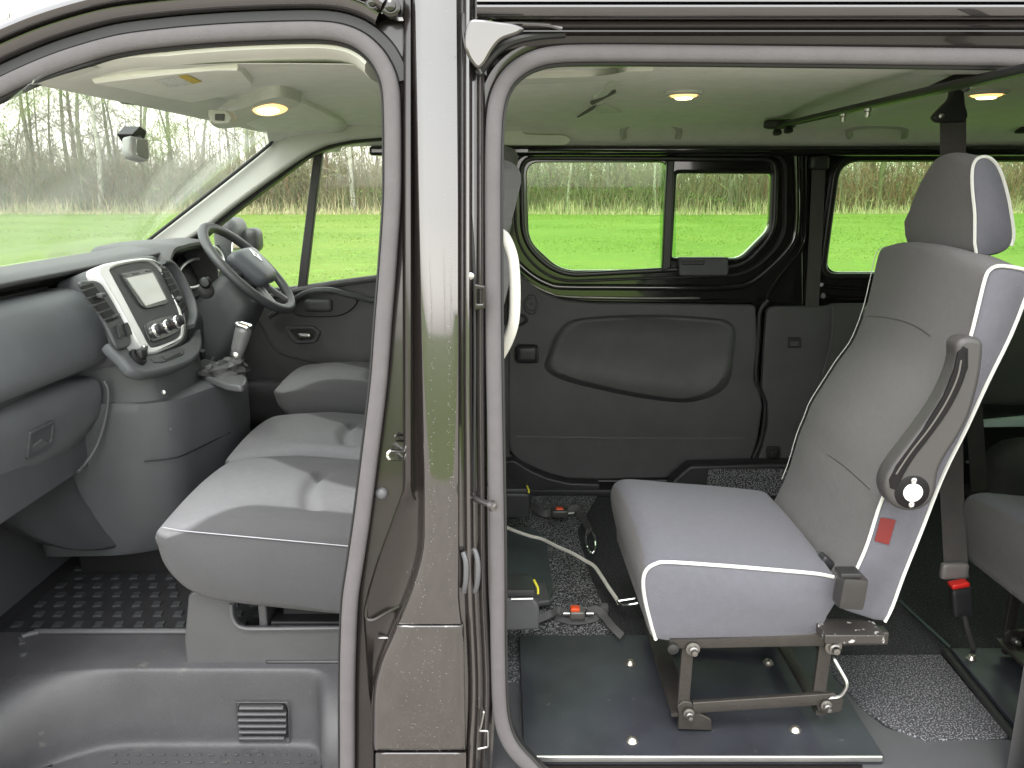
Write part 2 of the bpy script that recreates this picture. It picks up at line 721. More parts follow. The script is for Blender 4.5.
# striker, buffer, bolts
st = tube('door_striker', rnd([US(403, 451, .046), US(389, 451, .020), US(387, 455, .020), US(389, 459, .020), US(403, 459, .046)], .004, 4, False), .0032, CHROME, van)
tube('door_striker', rnd([US(403, 435, .046), US(395, 435, .030), US(395, 441, .030), US(403, 441, .046)], .004, 4, False), .0022, PAINT_IN, van)
lathe('door_buffer', US(382, 493, .050), (0, -1, 0.05), [(.012, 0), (.012, .006), (.0095, .011), (.005, .013), (0, .0135)], M('grey_rubber', (.075, .075, .08), rough=.5), van)
for x, y, r in ((391, 7, .017), (373, 3, .014)):
    lathe('hinge_bolt', US(x, y, .014), (0, -1, .1), [(r, -.01), (r, .003), (r * .75, .006), (r * .6, .006), (r * .55, .011), (r * .3, .013), (0, .0135)], PAINT_IN, van)

# rear flange of the pillar, with rubber strip
bm = bmesh.new()
rows = []
for y in range(-40, 850, 12):
    sh = 2.0 * min(1, max(0, (y - 380) / 250)) + (4 * math.exp(-((y - 690) / 70) ** 2))
    prof = [(457.5, .010), (459.5, .022), (462, .024), (464, .012), (466, .006), (469, .004), (471.5, .012), (472.5, .032), (476, .034), (477.5, .022), (480, .018), (482.5, .022), (484, .036), (486.5, .050), (489, .05)]
    rows.append([US(x + sh * (0 if x < 460 else 1), y, o) for x, o in prof])
bm_loft(bm, rows, closed=False)
obj('pillar_flange', bm, PAINT, van, angle=55)
path = [US(468, 40, .022), US(467, 80, .024), US(466, 130, .026), US(469, 192, .026), US(473, 250, .026), US(474.5, 300, .028), US(475, 360, .028), US(474.5, 430, .028), US(474, 500, .028)]
sweep('rubber_strip', cr(path, False, 6), rrect(.006, .008, .002), RUBBER, van)
b = panel('latch_plate', [pxl(FY(1.455), [(474, 284), (485, 286), (485, 309), (474, 311)], .003), pxl(FY(1.455), [(477, 290), (482.5, 290), (482.5, 304), (477, 304)], .001)], FY(1.458), .012, PAINT_IN, van)
lathe('latch_screw', US(471, 276, .010), (0, -1, 0), [(.006, 0), (.006, .004), (.003, .006), (0, .006)], STEEL, van)
# sliding door buffer pin
bm = bmesh.new()
a, c = US(471, 497, .030), US(493, 506, -.028)
bm_cyl(bm, a, a + (c - a) * .12, .012, .010)
bm_cyl(bm, a, c, .0055)
d = (c - a).normalized()
bm_cyl(bm, c - d * .004, c + d * .006, .0105, .0095)
bm_cyl(bm, c + d * .006, c + d * .0065, .005, .004)
obj('buffer_pin', bm, M('dark_zinc', (.16, .15, .15), rough=.35, metal=.9), van)
# oval guide on the flange
ov = cr([US(474, 550, .018), US(477.5, 560, .012), US(478, 575, .010), US(476, 588, .014), US(472, 592, .018), US(468.5, 585, .02), US(468, 570, .02), US(470, 556, .02)], True, 6)
bm = bmesh.new()
bm_tube(bm, ov, .005, 8, True)
obj('guide_ring', bm, M('grey_rubber'  , (.2, .2, .2)), van)
tube('guide_ring', cr([US(463, 552, .014), US(466, 562, .008), US(466, 580, .008), US(464, 592, .014)], False, 6), .0055, M('grey_rubber', (.2, .2, .2)), van)
tube('wire_clip', rnd([US(482, 708, .02), US(484, 712, -.004), US(481, 727, -.004), US(479, 731, .0), US(488, 731, -.002), US(488, 747, 0), US(478, 749, .0)], .004, 3, False), .0018, STEEL, van, n=6)

# ------------------------------------------------------------------ sliding door aperture
SPATH = [(545, 782), (528, 766), (512, 748), (503, 728), (499, 700), (497.5, 640), (497, 560), (495.5, 470), (494, 384), (493, 300), (492.5, 200), (493, 150), (495, 112), (501, 89), (512, 73), (530, 61),
         (555, 54.5), (600, 53), (680, 53.5), (768, 54.5), (900, 56), (1030, 58), (1060, 62), (1085, 80), (1095, 120), (1096, 300), (1092, 600), (1088, 760), (1070, 800), (1040, 812), (700, 806), (585, 803)]
SP = cr([US(x, y, .035) for x, y in SPATH], True, 4)
sweep('sliding_door_seal', SP, half_round, SEAL_GREY, van, closed=True, angle=70, hint=(0, 1, 0))
# side vectors point inwards or outwards depending on direction: outward is +side for this winding
sweep('seal_lip', SP, [(-.0125, .02), (-.0125, .004), (-.0155, .0015), (-.0195, .004), (-.0195, .02)], RUBBER, van, closed=True)
i0, i1 = 4 * 9, 4 * 21
sweep('aperture_channel', SP[4 * 11:i1], [(.010, .03), (.012, .012), (.018, .008), (.030, .008), (.037, .024), (.052, .026), (.07, .05), (.06, .06)], PAINT_IN, van, pclosed=True)


def rail(name, prof, x0, x1, mat, yoff=0.0, **k):
    """roof rail members run along the van; prof = (pixel row, offset from the skin)"""
    r = []
    for j in range(13):
        x = x0 + (x1 - x0) * j / 12
        r.append([UY(512, y, 1.5).to_3d() for y, o in prof])
        for p, (y, o) in zip(r[-1], prof):
            q = US(512, y, o)
            p.x, p.y, p.z = x, q.y, q.z
    bm = bmesh.new()
    bm_loft(bm, r, closed=False)
    return obj(name, bm, mat, van, angle=45, **k)


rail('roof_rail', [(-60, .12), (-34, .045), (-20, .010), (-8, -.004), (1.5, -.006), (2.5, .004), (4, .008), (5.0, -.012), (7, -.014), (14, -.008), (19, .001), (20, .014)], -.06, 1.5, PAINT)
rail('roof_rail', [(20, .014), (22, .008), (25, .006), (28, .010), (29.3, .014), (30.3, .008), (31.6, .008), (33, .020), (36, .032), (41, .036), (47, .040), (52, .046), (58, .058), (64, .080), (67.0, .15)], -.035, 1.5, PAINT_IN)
# corner pressing where the rail meets the pillar
cf = FY(1.495)
panel('corner_gusset', [pxs(cf, [(470, 20), (482, 19), (496, 21), (512, 23), (524, 28), (518, 34), (502, 40), (493, 50), (486, 62), (480, 68), (474, 66), (466, 52), (465, 34)])], cf, .012, PAINT, van, bevel=.005)
tube('corner_bead', cr([US(486, 56, .010), US(489, 48, .008), US(489, 34, .006), US(494, 27, .006), US(510, 24, .008), US(545, 25, .010), US(562, 29, .012)], False, 6), .0045, PAINT, van)
tube('corner_bead', cr([US(463, 14, .014), US(464, 34, .010), US(468, 52, .008), US(477, 66, .010), US(481, 74, .014)], False, 6), .004, PAINT_IN, van)
tube('corner_bead', cr([US(478, 74, .020), US(487, 62, .014), US(498, 50, .014), US(514, 41, .016), US(536, 36, .020), US(565, 33.5, .024)], False, 6), .0075, RUBBER, van)

# rain drops on the pillar
rr = random.Random(3)
bm = bmesh.new()
for i in range(950):
    for _ in range(20):
        y = rr.uniform(300, 800) if rr.random() < .8 else rr.uniform(0, 300)
        x = rr.gauss(441, 10) if y < 560 else rr.gauss(425, 19)
        xl = 424 if y < 560 else max(sill_left(y), 380)
        if xl + 4 < x < 456:
            break
    off = 0 if y < 624 else (-.006 if y < 740 else -.003)
    p = US(x, y, off - .0003)
    r = rr.choice((.0004, .0004, .0005, .0006, .0007, .0009))
    m = Matrix.Translation(p) @ Matrix.Diagonal((r, r * .55, r * rr.uniform(1, 1.5), 1))
    bmesh.ops.create_icosphere(bm, subdivisions=1, radius=1, matrix=m)
o = obj('rain_drops', bm, M('water_drop', (.16, .15, .145), rough=.08, metal=.2, coat=1), van, recalc=False)
o['kind'] = 'stuff'

# ------------------------------------------------------------------ roof, rest of the near side, tail, bonnet (they shade the cabin)
ring = [(1.545, 1.935), (1.60, 1.967), (1.9, 1.985), (2.4, 1.99), (2.9, 1.985), (3.2, 1.96), (3.32, 1.92)]
rows = []
for x, dz, dy in ((-.87, -.058, .05), (-.8, -.045, .03), (-.4, -.01, .01), (0, 0, 0), (1.2, 0, 0), (2.9, -.01, 0), (3.0, -.06, .03)):
    rows.append([V((x, 2.4 + (y - 2.4) * (1 - dy), z + dz)) for y, z in ring])
loft('roof_skin', rows, PAINT, van, closed=False)
q = []
for x in (1.03, 1.6, 2.3, 3.0):
    q.append([V((x, skin(z), z)) for z in (.28, .42, .6, .85, 1.1, 1.3, 1.5, 1.7, 1.85, 1.93)])
loft('near_quarter_panel', q, PAINT, van, closed=False)
loft('near_quarter_lining', [[p + V((0, .05, 0)) for p in r] for r in q], TRIM, van, closed=False)
tf = Fr((3.0, 2.4, 0), (0, 1, 0), (0, 0, 1))
wl = lambda a, b_: [(a, 1.2), (b_, 1.2), (b_, 1.75), (a, 1.75)]
panel('tail_door', [[(-.95, .35), (.92, .35), (.92, 1.0), (.84, 1.93), (-.86, 1.93), (-.95, 1.0)], wl(-.78, -.06), wl(.06, .76)], tf, .05, TRIM, van)
for a, b_ in ((-.78, -.06), (.06, .76)):
    panel('tail_window', [wl(a, b_)], tf.shift(-.02), .005, GLASS_T, van)
rows = []
for x, z, hw in ((-1.42, 1.30, .80), (-1.7, 1.17, .80), (-2.05, 1.02, .74), (-2.2, .85, .68), (-2.22, .45, .66)):
    rows.append([V((x, 2.4 + hw * t, z - .06 * t * t)) for t in (-1, -.8, -.4, 0, .4, .8, 1)])
loft('bonnet', rows, PAINT, van, closed=False)
fw = []
for x in (-1.12, -1.4, -1.75, -2.05, -2.2):
    hw = .03 + max(0, (-1.6 - x)) ** 2 * .35
    fw.append([V((x, skin(z) + hw, z)) for z in (.30, .42, .6, .85, 1.0, 1.1 if x < -2 else 1.2)] + [V((x, skin(1.2) + hw + .08, (1.28 if x > -1.5 else 1.17 if x > -1.9 else 1.03)))])
loft('front_wing', fw, PAINT, van, closed=False)
box('hinge_pillar', (-1.25, 1.51, .86), (.24, .08, .98), PAINT_IN, van)
box('far_door_post', (-.215, 3.18, 1.13), (.33, .08, 1.46), PAINT_IN, van)
# lower sill under the doors and underbody
rows = []
for x in (-1.35, -.4, 0, .6, 1.2):
    rows.append([V((x, 1.47, .42)), V((x, 1.43, .41)), V((x, 1.425, .36)), V((x, 1.46, .28)), V((x, 1.6, .26))])
loft('lower_sill', rows, PAINT, van, closed=False)
box('underbody', (.7, 2.42, .27), (4.2, 1.7, .06), RUBBER, van)
for wx, wy in ((-1.45, 1.56), (-1.45, 3.24), (2.05, 1.56), (2.05, 3.24)):
    w = lathe('wheel', (wx, wy - .1, .33), (0, 1, 0), [(.19, 0), (.20, -.01), (.31, 0), (.33, .02), (.33, .18), (.31, .2), (.2, .2), (.19, .2)], RUBBER, van, n=32)
    lathe('wheel_rim', (wx, wy - .085, .33), (0, 1, 0), [(0, 0), (.06, 0), (.08, .02), (.17, .02), (.195, 0), (.195, .15), (.17, .16), (0, .16)], SILVER, w, n=32)
# ------------------------------------------------------------------ headliner
SEC = [(1.60, 1.8655), (1.61, 1.868), (1.65, 1.874), (1.85, 1.888), (2.15, 1.897), (2.45, 1.895), (2.7, 1.885), (2.9, 1.868), (3.02, 1.850), (3.07, 1.832), (3.10, 1.810), (3.135, 1.792), (3.17, 1.790)]
rows = []
for i, x in enumerate((-.84, -.80, -.72, -.62, -.5, -.35, -.2, 0, .4, .8, 1.2, 1.6, 2.0, 2.5, 2.9)):
    dz = -.030 * max(0, (-.55 - x) / .29) ** 1.2 if x < -.55 else 0
    rows.append([V((x, y, z + dz * (1 if 1.6 < y < 3 else .5) + .003 * mnoise.noise(V((x * 3, y * 3, 0))))) for y, z in SEC])
head = loft('headliner', rows, HEADLINER, van, closed=False, angle=50)
# front trim edge of the headliner over the near door
he = FPs[4 * 5:4 * 17]
bm = bmesh.new()
bm_sweep(bm, he, [(-.018, .035), (-.020, .018), (-.026, .020), (-.036, .045), (-.040, .10), (-.036, .16)], (0, 1, 0), scale=[min(1.0, .40 + .6 * i / 16) for i in range(len(he))])
obj('headliner_edge', bm, HEADLINER_T, van)
# step and crease between cab and cabin lining
HF = FY(3.0)
HP = Fr((0, 2.4, 1.888), (1, 0, 0), (0, 1, 0))      # roof plane, only used to lay things on the lining


def lining_z(x, y):
    z = SEC[0][1]
    for (a, b), (c, d) in zip(SEC, SEC[1:]):
        if a <= y <= c:
            z = b + (d - b) * (y - a) / (c - a)
    return z - (.030 * max(0, (-.55 - x) / .29) ** 1.2 if x < -.55 else 0)


def UL(px, py, drop=0.0):
    z = 1.89
    for _ in range(20):
        p = UZ(px, py, z)
        y = min(3.15, max(1.53, p.y))
        z = z * .4 + .6 * (lining_z(p.x, y) - drop)
    return UZ(px, py, z)


def lining_patch(name, outline, thick, mat, parent=van, bevel=.004, smooth=True, **k):
    """a shallow piece fixed under the lining: pixel outline on the lining"""
    pts = [UL(x, y, .002) for x, y in outline]
    for p in pts:
        if p.y < 1.63:
            p.x *= 1.63 / p.y
            p.y = 1.63
            p.z = lining_z(p.x, 1.63) - .002
    c = sum(pts, V()) / len(pts)
    bm = bmesh.new()
    up = V((0, 0, 1))
    r0 = [p + up * .006 for p in pts]
    r1 = [p - up * (thick - bevel) for p in pts]
    r2 = [p + (c - p).normalized() * bevel - up * thick for p in pts]
    rr_ = []
    for kk in (.2, .4, .6, .8, .98):
        ring_ = []
        for p in pts:
            q = p + (c - p) * kk
            ring_.append(V((q.x, q.y, lining_z(q.x, q.y) - .002 - thick - .001)))
        rr_.append(ring_)
    bm_loft(bm, [r0, r1, r2] + rr_)
    return obj(name, bm, mat, parent, **k)


def opx(pts, r=4, n=4):
    return [(p.x, p.y) for p in rnd([(*p, 0) for p in pts], r, n)]


def spx(pts, n=4):
    return [(p.x, p.y) for p in cr([(*p, 0) for p in pts], True, n)]


lining_patch('lining_seam', opx([(513, 74), (560, 72.5), (618, 70), (626, 66), (655, 65), (646, 73), (622, 76), (560, 78.5), (510, 81)], 2), .010, HEADLINER_T)
sm = M('lining_crease_trim', (.13, .13, .12), rough=.8)
lining_patch('lining_slot', opx([(592, 99), (612, 80), (624, 76.5), (620, 81), (606, 95)], 2), .004, HEADLINER_T)
lining_patch('lining_slot', [(590, 102.5), (615, 90), (616, 91.5), (592, 104)], .004, sm)
lining_patch('lining_slot', [(577, 117), (596, 105), (594, 108), (582, 114.5)], .004, sm)
lining_patch('lining_slot', [(592, 108), (604, 103), (622, 112), (600, 113)], .003, HEADLINER_T)
# cab/cabin cross member at the far upper corner
CV = FY(3.06)
panel('lining_end_cap', [pxl(CV, [(500, 121), (520, 121), (523, 134), (565, 135), (572, 140), (566, 145), (500, 145)], .012)], CV, .04, HEADLINER_T, van)
panel('lining_pocket', [pxs(CV, [(585, 120.5), (609, 120.5), (608, 126), (603, 130), (591, 130), (586, 126)])], CV, .012, M('lining_shadow_plastic', (.25, .25, .23), rough=.8), van)


def grab(px0, px1, py0, py1, Y, mat):
    m = (px0 + px1) / 2
    w = (px1 - px0)
    pth = [UY(px0 + 2, py1, Y + .02), UY(px0 + 1, (py0 + py1) / 2, Y - .004), UY(px0 + w * .10, py0 + 2, Y - .02), UY(px0 + w * .3, py0 + .5, Y - .028), UY(m, py0, Y - .03), UY(px1 - w * .3, py0 + .5, Y - .028),
           UY(px1 - w * .10, py0 + 2, Y - .02), UY(px1 - 1, (py0 + py1) / 2, Y - .004), UY(px1 - 2, py1, Y + .02)]
    return sweep('ceiling_grab_handle', cr(pth, False, 5), rrect(.022, .015, .006), mat, van, hint=(0, 1, 0))


GRABM = M('grab_handle_shaded', (.42, .42, .39), rough=.6)  # greyer than the lining: shade of the grooves put into the colour
grab(622, 680, 122.5, 138, 3.05, GRABM)
grab(848, 906, 125, 137, 3.05, GRABM)
box('coat_hook', UY(1022, 129, 3.04), (.03, .04, .03), PLASTIC_D, van)

# lamps
LENS = M('lit_lamp_lens', (1, .9, .7), emit=(1.0, .52, .16), es=.50, rough=.3)
LENS_C = M('lit_lamp_centre', (1, .95, .8), emit=(1.0, .80, .45), es=1.3, rough=.3)


def ceiling_lamp(px, py, w, h, n=20):
    c = UL(px, py, .0)
    bz = bmesh.new()
    prof = [(1.35, .002), (1.30, -.006), (1.08, -.010), (1.0, -.008)]
    R = [[c + V((w * k * math.cos(2 * PI * i / n), h * k * math.sin(2 * PI * i / n), d)) for i in range(n)] for k, d in prof]
    bm_loft(bz, R, caps=False)
    l = obj('ceiling_lamp', bz, HEADLINER_T, van)
    b2 = bmesh.new()
    R = [[c + V((w * k * math.cos(2 * PI * i / n), h * k * math.sin(2 * PI * i / n), d)) for i in range(n)] for k, d in ((1.0, -.006), (.9, -.012), (.6, -.016), (.01, -.018))]
    bm_loft(b2, R, caps=False)
    obj('lamp_lens', b2, LENS, l)
    b3 = bmesh.new()
    R = [[c + V((w * k * math.cos(2 * PI * i / n), h * k * math.sin(2 * PI * i / n), d)) for i in range(n)] for k, d in ((.62, -.0165), (.55, -.019), (.01, -.021))]
    bm_loft(b3, R, caps=False)
    obj('bulb_cover', b3, LENS_C, l)
    return c


LAMPS = [ceiling_lamp(684, 92, .038, .045), ceiling_lamp(987, 91.5, .040, .045)]

# sun visors, console, sensor box, stickers
vis = lining_patch('sun_visor', spx([(92, 77), (108, 64), (140, 56), (175, 50), (205, 48), (232, 58), (249, 74), (252, 81), (240, 88), (215, 94), (190, 98.5), (168, 99.5), (150, 92), (125, 85)], 4), .010, HEADLINER, bevel=.005)
bm = bmesh.new()
lab = [UL(155, 81, .0145), UL(178, 76.5, .0145), UL(193, 84, .0145), UL(170, 88, .0145)]
bm.faces.new([bm.verts.new(p) for p in lab])
e = bmesh.ops.extrude_face_region(bm, geom=bm.faces[:])
bmesh.ops.translate(bm, verts=[v for v in e['geom'] if isinstance(v, bmesh.types.BMVert)], vec=(0, 0, .0008))
obj('warning_label', bm, M('label_white', (.75, .75, .72), speck=(180, .55, (.45, .45, .45)), rough=.6), vis)
bm = bmesh.new()
lab = [UL(178, 76.5, .0146), UL(187, 75, .0146), UL(202, 82, .0146), UL(193, 84, .0146)]
bm.faces.new([bm.verts.new(p) for p in lab])
e = bmesh.ops.extrude_face_region(bm, geom=bm.faces[:])
bmesh.ops.translate(bm, verts=[v for v in e['geom'] if isinstance(v, bmesh.types.BMVert)], vec=(0, 0, .0008))
obj('warning_label', bm, M('label_yellow', (.62, .45, .06), rough=.6), vis)
vis2 = lining_patch('sun_visor', spx([(243, 117), (268, 106), (298, 99), (315, 104), (348, 122), (346, 127), (325, 131), (300, 136), (278, 138), (258, 127)], 4), .012, HEADLINER, bevel=.006)
con = lining_patch('overhead_console', spx([(208, 113), (222, 104), (246, 96), (262, 89), (280, 86), (297, 90), (301, 94), (290, 100), (272, 105), (250, 113), (234, 119), (218, 120)], 4), .026, HEADLINER_T, bevel=.008)
cl = lining_patch('map_lamp', spx([(252, 99), (262, 94.5), (273, 93), (282, 95), (287, 99), (279, 103), (268, 105), (257, 103.5)], 4), .031, LENS, con, bevel=.003)
lining_patch('bulb_cover', spx([(256, 98), (264, 95.5), (273, 95), (279, 99), (270, 102.5), (261, 102)], 4), .034, LENS_C, con, bevel=.002)
sb = FY(2.22)
panel('sensor_box', [pxl(sb, [(208, 109), (226, 110), (232, 117), (229, 123), (214, 124), (208, 117)], .006)], sb, .05, HEADLINER_T, con)
panel('sensor_switch', [pxl(sb, [(215, 114), (225, 114), (224.5, 121), (215, 120.5)], .003)], sb.shift(.004), .01, M('switch_grey', (.12, .12, .12)), con)

# ------------------------------------------------------------------ windscreen, mirror
GW = []
for i in range(9):
    t = i / 8
    row = []
    for j in range(11):
        s = j / 10
        y = 1.53 + 1.56 * s
        bow = -.06 * (1 - (2 * s - 1) ** 2)
        x = -.815 - .54 * t + bow * .8 - .02 * math.sin(PI * t)
        z = 1.862 - .425 * t - .012 * (2 * s - 1) ** 2
        row.append(V((x, y, z)))
    GW.append(row)
ws = loft('windscreen', GW, GLASS_W, van, closed=False)
md = ws.modifiers.new('solid', 'SOLIDIFY')
md.thickness = .005
hd = []
for j in range(11):
    g0, g1 = GW[0][j], GW[1][j]
    e = g0 * .62 + g1 * .38 + V((.006, 0, -.006))
    hd.append([g0 + V((-.012, 0, .010)), e + V((-.010, 0, -.001)), e, e + V((.012, 0, .004)), V((-.79, g0.y, lining_z(-.79, min(3.1, max(1.6, g0.y))) - .003)), V((-.74, g0.y, lining_z(-.74, min(3.1, max(1.6, g0.y))) + .004))])
loft('windscreen_header', hd, HEADLINER_T, van, closed=False)


def ws_x(y, z):
    t = (1.862 - z) / .425
    s = (y - 1.53) / 1.56
    return -.815 - .54 * t - .06 * (1 - (2 * s - 1) ** 2) * .8 - .02 * math.sin(PI * max(0, min(1, t)))


def UW(px, py, dx=.008):
    y = 2.3
    for _ in range(30):
        p = UY(px, py, y)
        x = ws_x(p.y, p.z) + dx
        q = UXp(px, py, x)
        y = y * .5 + .5 * max(1.4, min(3.2, q.y))
    return UY(px, py, y)


bm = bmesh.new()
pts = [UW(x, y) for x, y in opx([(107, 95), (114, 85), (143, 92), (141, 106), (122, 104)], 3)]
bm_loft(bm, [pts, [p + V((.012, 0, .004)) for p in pts]])
mir = obj('rear_view_mirror', bm, M('mirror_base_frit', (.03, .03, .03), rough=.4), van)
a = UW(130, 122)
m1 = UXp(140, 145, a.x + .07)
bm = bmesh.new()
pts = [UXp(x, y, a.x + .012) for x, y in ((116, 134), (124, 126), (131, 131), (128, 140), (124, 146))]
bm_loft(bm, [pts, [p + V((.035, .01, 0)) for p in pts]])
bm_cyl(bm, a + V((.02, 0, -.02)), m1 + V((-.01, .0, 0)), .009)
obj('mirror_arm', bm, PLASTIC_D, mir, bevel=.002)
mf = Fr(m1 + V((.02, 0, 0)), (.45, .89, 0), (-.12, .06, .99))
mo = pxl(mf, [(130, 135), (149, 139), (150.5, 158), (147, 161.5), (132, 157), (129.5, 150)], .008)
panel('mirror_shell', [mo], mf, .03, M('pale_grey_plastic', (.33, .34, .33), rough=.4), mir, bevel=.006)
mi_ = pxl(mf, [(136, 138.5), (147, 141), (148, 157), (145.5, 159), (136, 155)], .006)
panel('mirror_glass', [mi_], mf.shift(.002), .004, M('mirror_silver', (.75, .78, .75), rough=.03, metal=1), mir, bevel=.001)
pts = [UW(x, y) for x, y in spx([(236, 121), (243, 120.5), (248, 123), (246, 126), (238, 125.5)])]
bm = bmesh.new()
bm_loft(bm, [pts, [p + V((-.002, 0, .001)) for p in pts]])
obj('windscreen_sticker', bm, M('sticker_yellow', (.75, .5, .05), rough=.5), van)

# ------------------------------------------------------------------ far A pillar, driver's door
A = FY(3.00)
APL = M('a_pillar_trim', (.52, .52, .50), rough=.6, var=.03)
ap = [(262, 128), (300, 120), (372, 108), (400, 108), (400, 133), (385, 136.5), (350, 139.5), (325, 145), (308, 153), (290, 165), (262, 185), (232, 207), (206, 228), (178, 246), (138, 250), (150, 238), (186, 211), (232, 175), (262, 150), (271, 140), (270, 132)]
panel('front_pillar_trim', [pxl(A, ap, .012)], A, .06, APL, van, bevel=.012)
tube('pillar_edge_seal', cr([FY(2.985).P(x, y) for x, y in [(262, 128), (271, 133), (272, 141), (263, 150), (232, 175), (186, 211), (150, 239), (136, 250)]], False, 5), .006, RUBBER, van)
WF = FY(3.05)
# dark window surround of the door and quarter light
dp = [(402, 132), (385, 136), (350, 140), (326, 146), (308, 154), (290, 167), (262, 188), (232, 211), (204, 234), (190, 247)]
sweep('door_window_seal', cr([WF.P(x, y) for x, y in dp], False, 5), [(-.016, -.012), (.014, -.016), (.014, .03), (-.016, .03)], RUBBER, van)
DD = FY(3.12)
door_poly = [(196, 236), (232, 214), (262, 190), (290, 169), (308, 156), (326, 148), (350, 142), (385, 138), (410, 135), (410, 275), (384, 275.5), (340, 280), (300, 286), (262, 292), (225, 300)]
ddoor = panel('driver_door', [pxl(DD, [(180, 270), (225, 288), (262, 289), (300, 286), (340, 280), (384, 274.5), (440, 266), (440, 560), (180, 560)], .01)], DD, .03, TRIM, van, bevel=.006)
panel('window_pane', [pxl(FY(3.17), door_poly)], FY(3.17), .005, GLASS, ddoor, bevel=.001)
pf = FY(3.11)
panel('window_divider', [pxl(pf, [(314, 150), (323, 149), (316, 200), (309, 262), (305.5, 291), (297, 291), (300, 262), (307, 205)])], pf, .03, M('divider_grey', (.035, .033, .036), rough=.5), ddoor, bevel=.004)
# upper rail of the trim with the long pull
SF = FY(3.085)
tube('door_sill_ledge', cr([SF.P(270, 297), SF.P(300, 290), SF.P(340, 283), SF.P(385, 277), SF.P(430, 270)], False, 5), .012, TRIM, ddoor)
pull = cr([UY(270, 316, 3.09), UY(288, 305, 3.07), UY(300, 296, 3.045), UY(312, 291, 3.03), UY(330, 290, 3.03), UY(350, 295, 3.05), UY(372, 300, 3.08), UY(400, 305, 3.09)], False, 5)
sweep('door_pull', pull, rrect(.020, .03, .008), PLASTIC, ddoor)
pocket_f = FY(3.108)
panel('door_pocket_bezel', [pxs(pocket_f, [(292, 302), (306, 295), (330, 293), (352, 296), (357, 302), (350, 311), (336, 316.5), (310, 317), (294, 314)])], pocket_f, .02, PLASTIC_D, ddoor, bevel=.004)
softbox('door_pocket_cover', pocket_f.P(319, 305, .01), (.052, .012, .024), .012, PLASTIC, ddoor, div=8)
hb = panel('handle_surround', [pxl(pocket_f, [(284, 326), (313, 326), (321, 332), (316, 343), (296, 344), (288, 336)], .012), pxl(pocket_f, [(290, 330), (312, 329), (316, 333), (312, 339), (298, 340)], .008)], pocket_f.shift(.004), .02, PLASTIC, ddoor, bevel=.004)
softbox('door_handle', pocket_f.P(305, 335.5, .006), (.026, .008, .010), .007, STEEL, ddoor, div=8)
panel('handle_recess', [pxl(pocket_f, [(288, 328), (314, 327), (318, 333), (313, 341), (297, 342)], .006)], pocket_f.shift(-.006), .008, M('recess_black', (.008, .008, .008)), ddoor, bevel=.001)
tube('door_trim_seam', cr([DD.P(256, 316, .002), DD.P(268, 338, .002), DD.P(280, 352, .002), DD.P(305, 360, .002), DD.P(345, 367, .002), DD.P(400, 373, .002)], False, 6), .004, PLASTIC_D, ddoor)
softbox('door_bin', UY(330, 402, 3.06), (.36, .05, .085), .04, TRIM, ddoor, div=8)
sweep('door_trim_seam', cr([DD.P(349, 311, .002), DD.P(355, 305, .002), DD.P(358, 299, .002)], False, 5), circ(.003), PLASTIC_D, ddoor)
# far door mirror, outside the glass
mc = UY(243, 252, 3.42)
dm = softbox('door_mirror', mc + V((-.05, .02, .015)), (.05, .10, .125), .045, PLASTIC, van, div=10)
mm = Fr(mc + V((.052, -.05, .005)), (.25, .97, 0), (-.05, 0, 1))
panel('mirror_glass', [pxs(mm, [(234, 241), (242, 239.5), (249, 246), (253, 256), (252, 268), (236, 268), (233, 256)])], mm, .006, M('mirror_silver', (.7, .7, .7), rough=.04, metal=1), dm, bevel=.001)
softbox('mirror_shell', UY(253, 240, 3.46), (.035, .05, .05), .03, PLASTIC_D, dm, div=6)

# ------------------------------------------------------------------ far sliding door with its windows
SD = FY(3.175)
hole1 = pxl(SD, [(526.5, 162.5), (667, 162.5), (662.5, 269.5), (561, 270.5), (531, 243)], .028)
hole1 = [(p.x, p.y) for p in rnd([(*SD.px(x, y), 0) for x, y in [(526.5, 162.5), (667, 162.5), (662.5, 269.5), (561, 270.5), (529, 241)]], [.05, .03, .02, .06, .05], 6)]
hole2 = [(p.x, p.y) for p in rnd([(*SD.px(x, y), 0) for x, y in [(675.5, 173), (771.5, 173.5), (769, 229), (740, 258), (671, 257.5)]], [.02, .02, .03, .03, .02], 6)]
sd = panel('sliding_door', [pxl(SD, [(502, 146), (802, 148), (804, 480), (502, 480)]), hole1, hole2], SD, .03, BLACK_GLOSS, van, bevel=.004)
panel('window_pane', [pxl(FY(3.195), [(518, 156), (676, 156), (676, 276), (518, 276)])], FY(3.195), .005, GLASS_T, sd, bevel=.001)
panel('window_pane', [pxl(FY(3.205), [(660, 156), (784, 156), (784, 276), (660, 276)])], FY(3.205), .005, GLASS_T, sd, bevel=.001)
GF = FY(3.168)
gk = RUBBER
gask1 = rnd([GF.P(*p) for p in [(521, 157.5), (776, 159.5), (774, 233), (744, 266), (558, 275.5), (523, 243)]], [.06, .05, .06, .06, .09, .08], 7)
sweep('window_gasket', gask1, rrect(.020, .024, .008), M('satin_black_gasket', (.014, .013, .013), rough=.35), sd, closed=True)
gask1b = rnd([GF.P(*p) for p in [(514, 153.5), (786, 155.5), (785, 240), (749, 274.5), (552, 282), (516, 247)]], [.07, .06, .07, .08, .11, .10], 7)
sweep('window_gasket', gask1b, rrect(.010, .016, .004), RUBBER, sd, closed=True)
panel('window_divider', [pxl(FY(3.150), [(667, 160), (675, 160), (674, 175), (671, 268), (662, 272), (665, 200)], .002)], FY(3.150), .03, M('satin_black_gasket', (.014, .013, .013)), sd, bevel=.005)
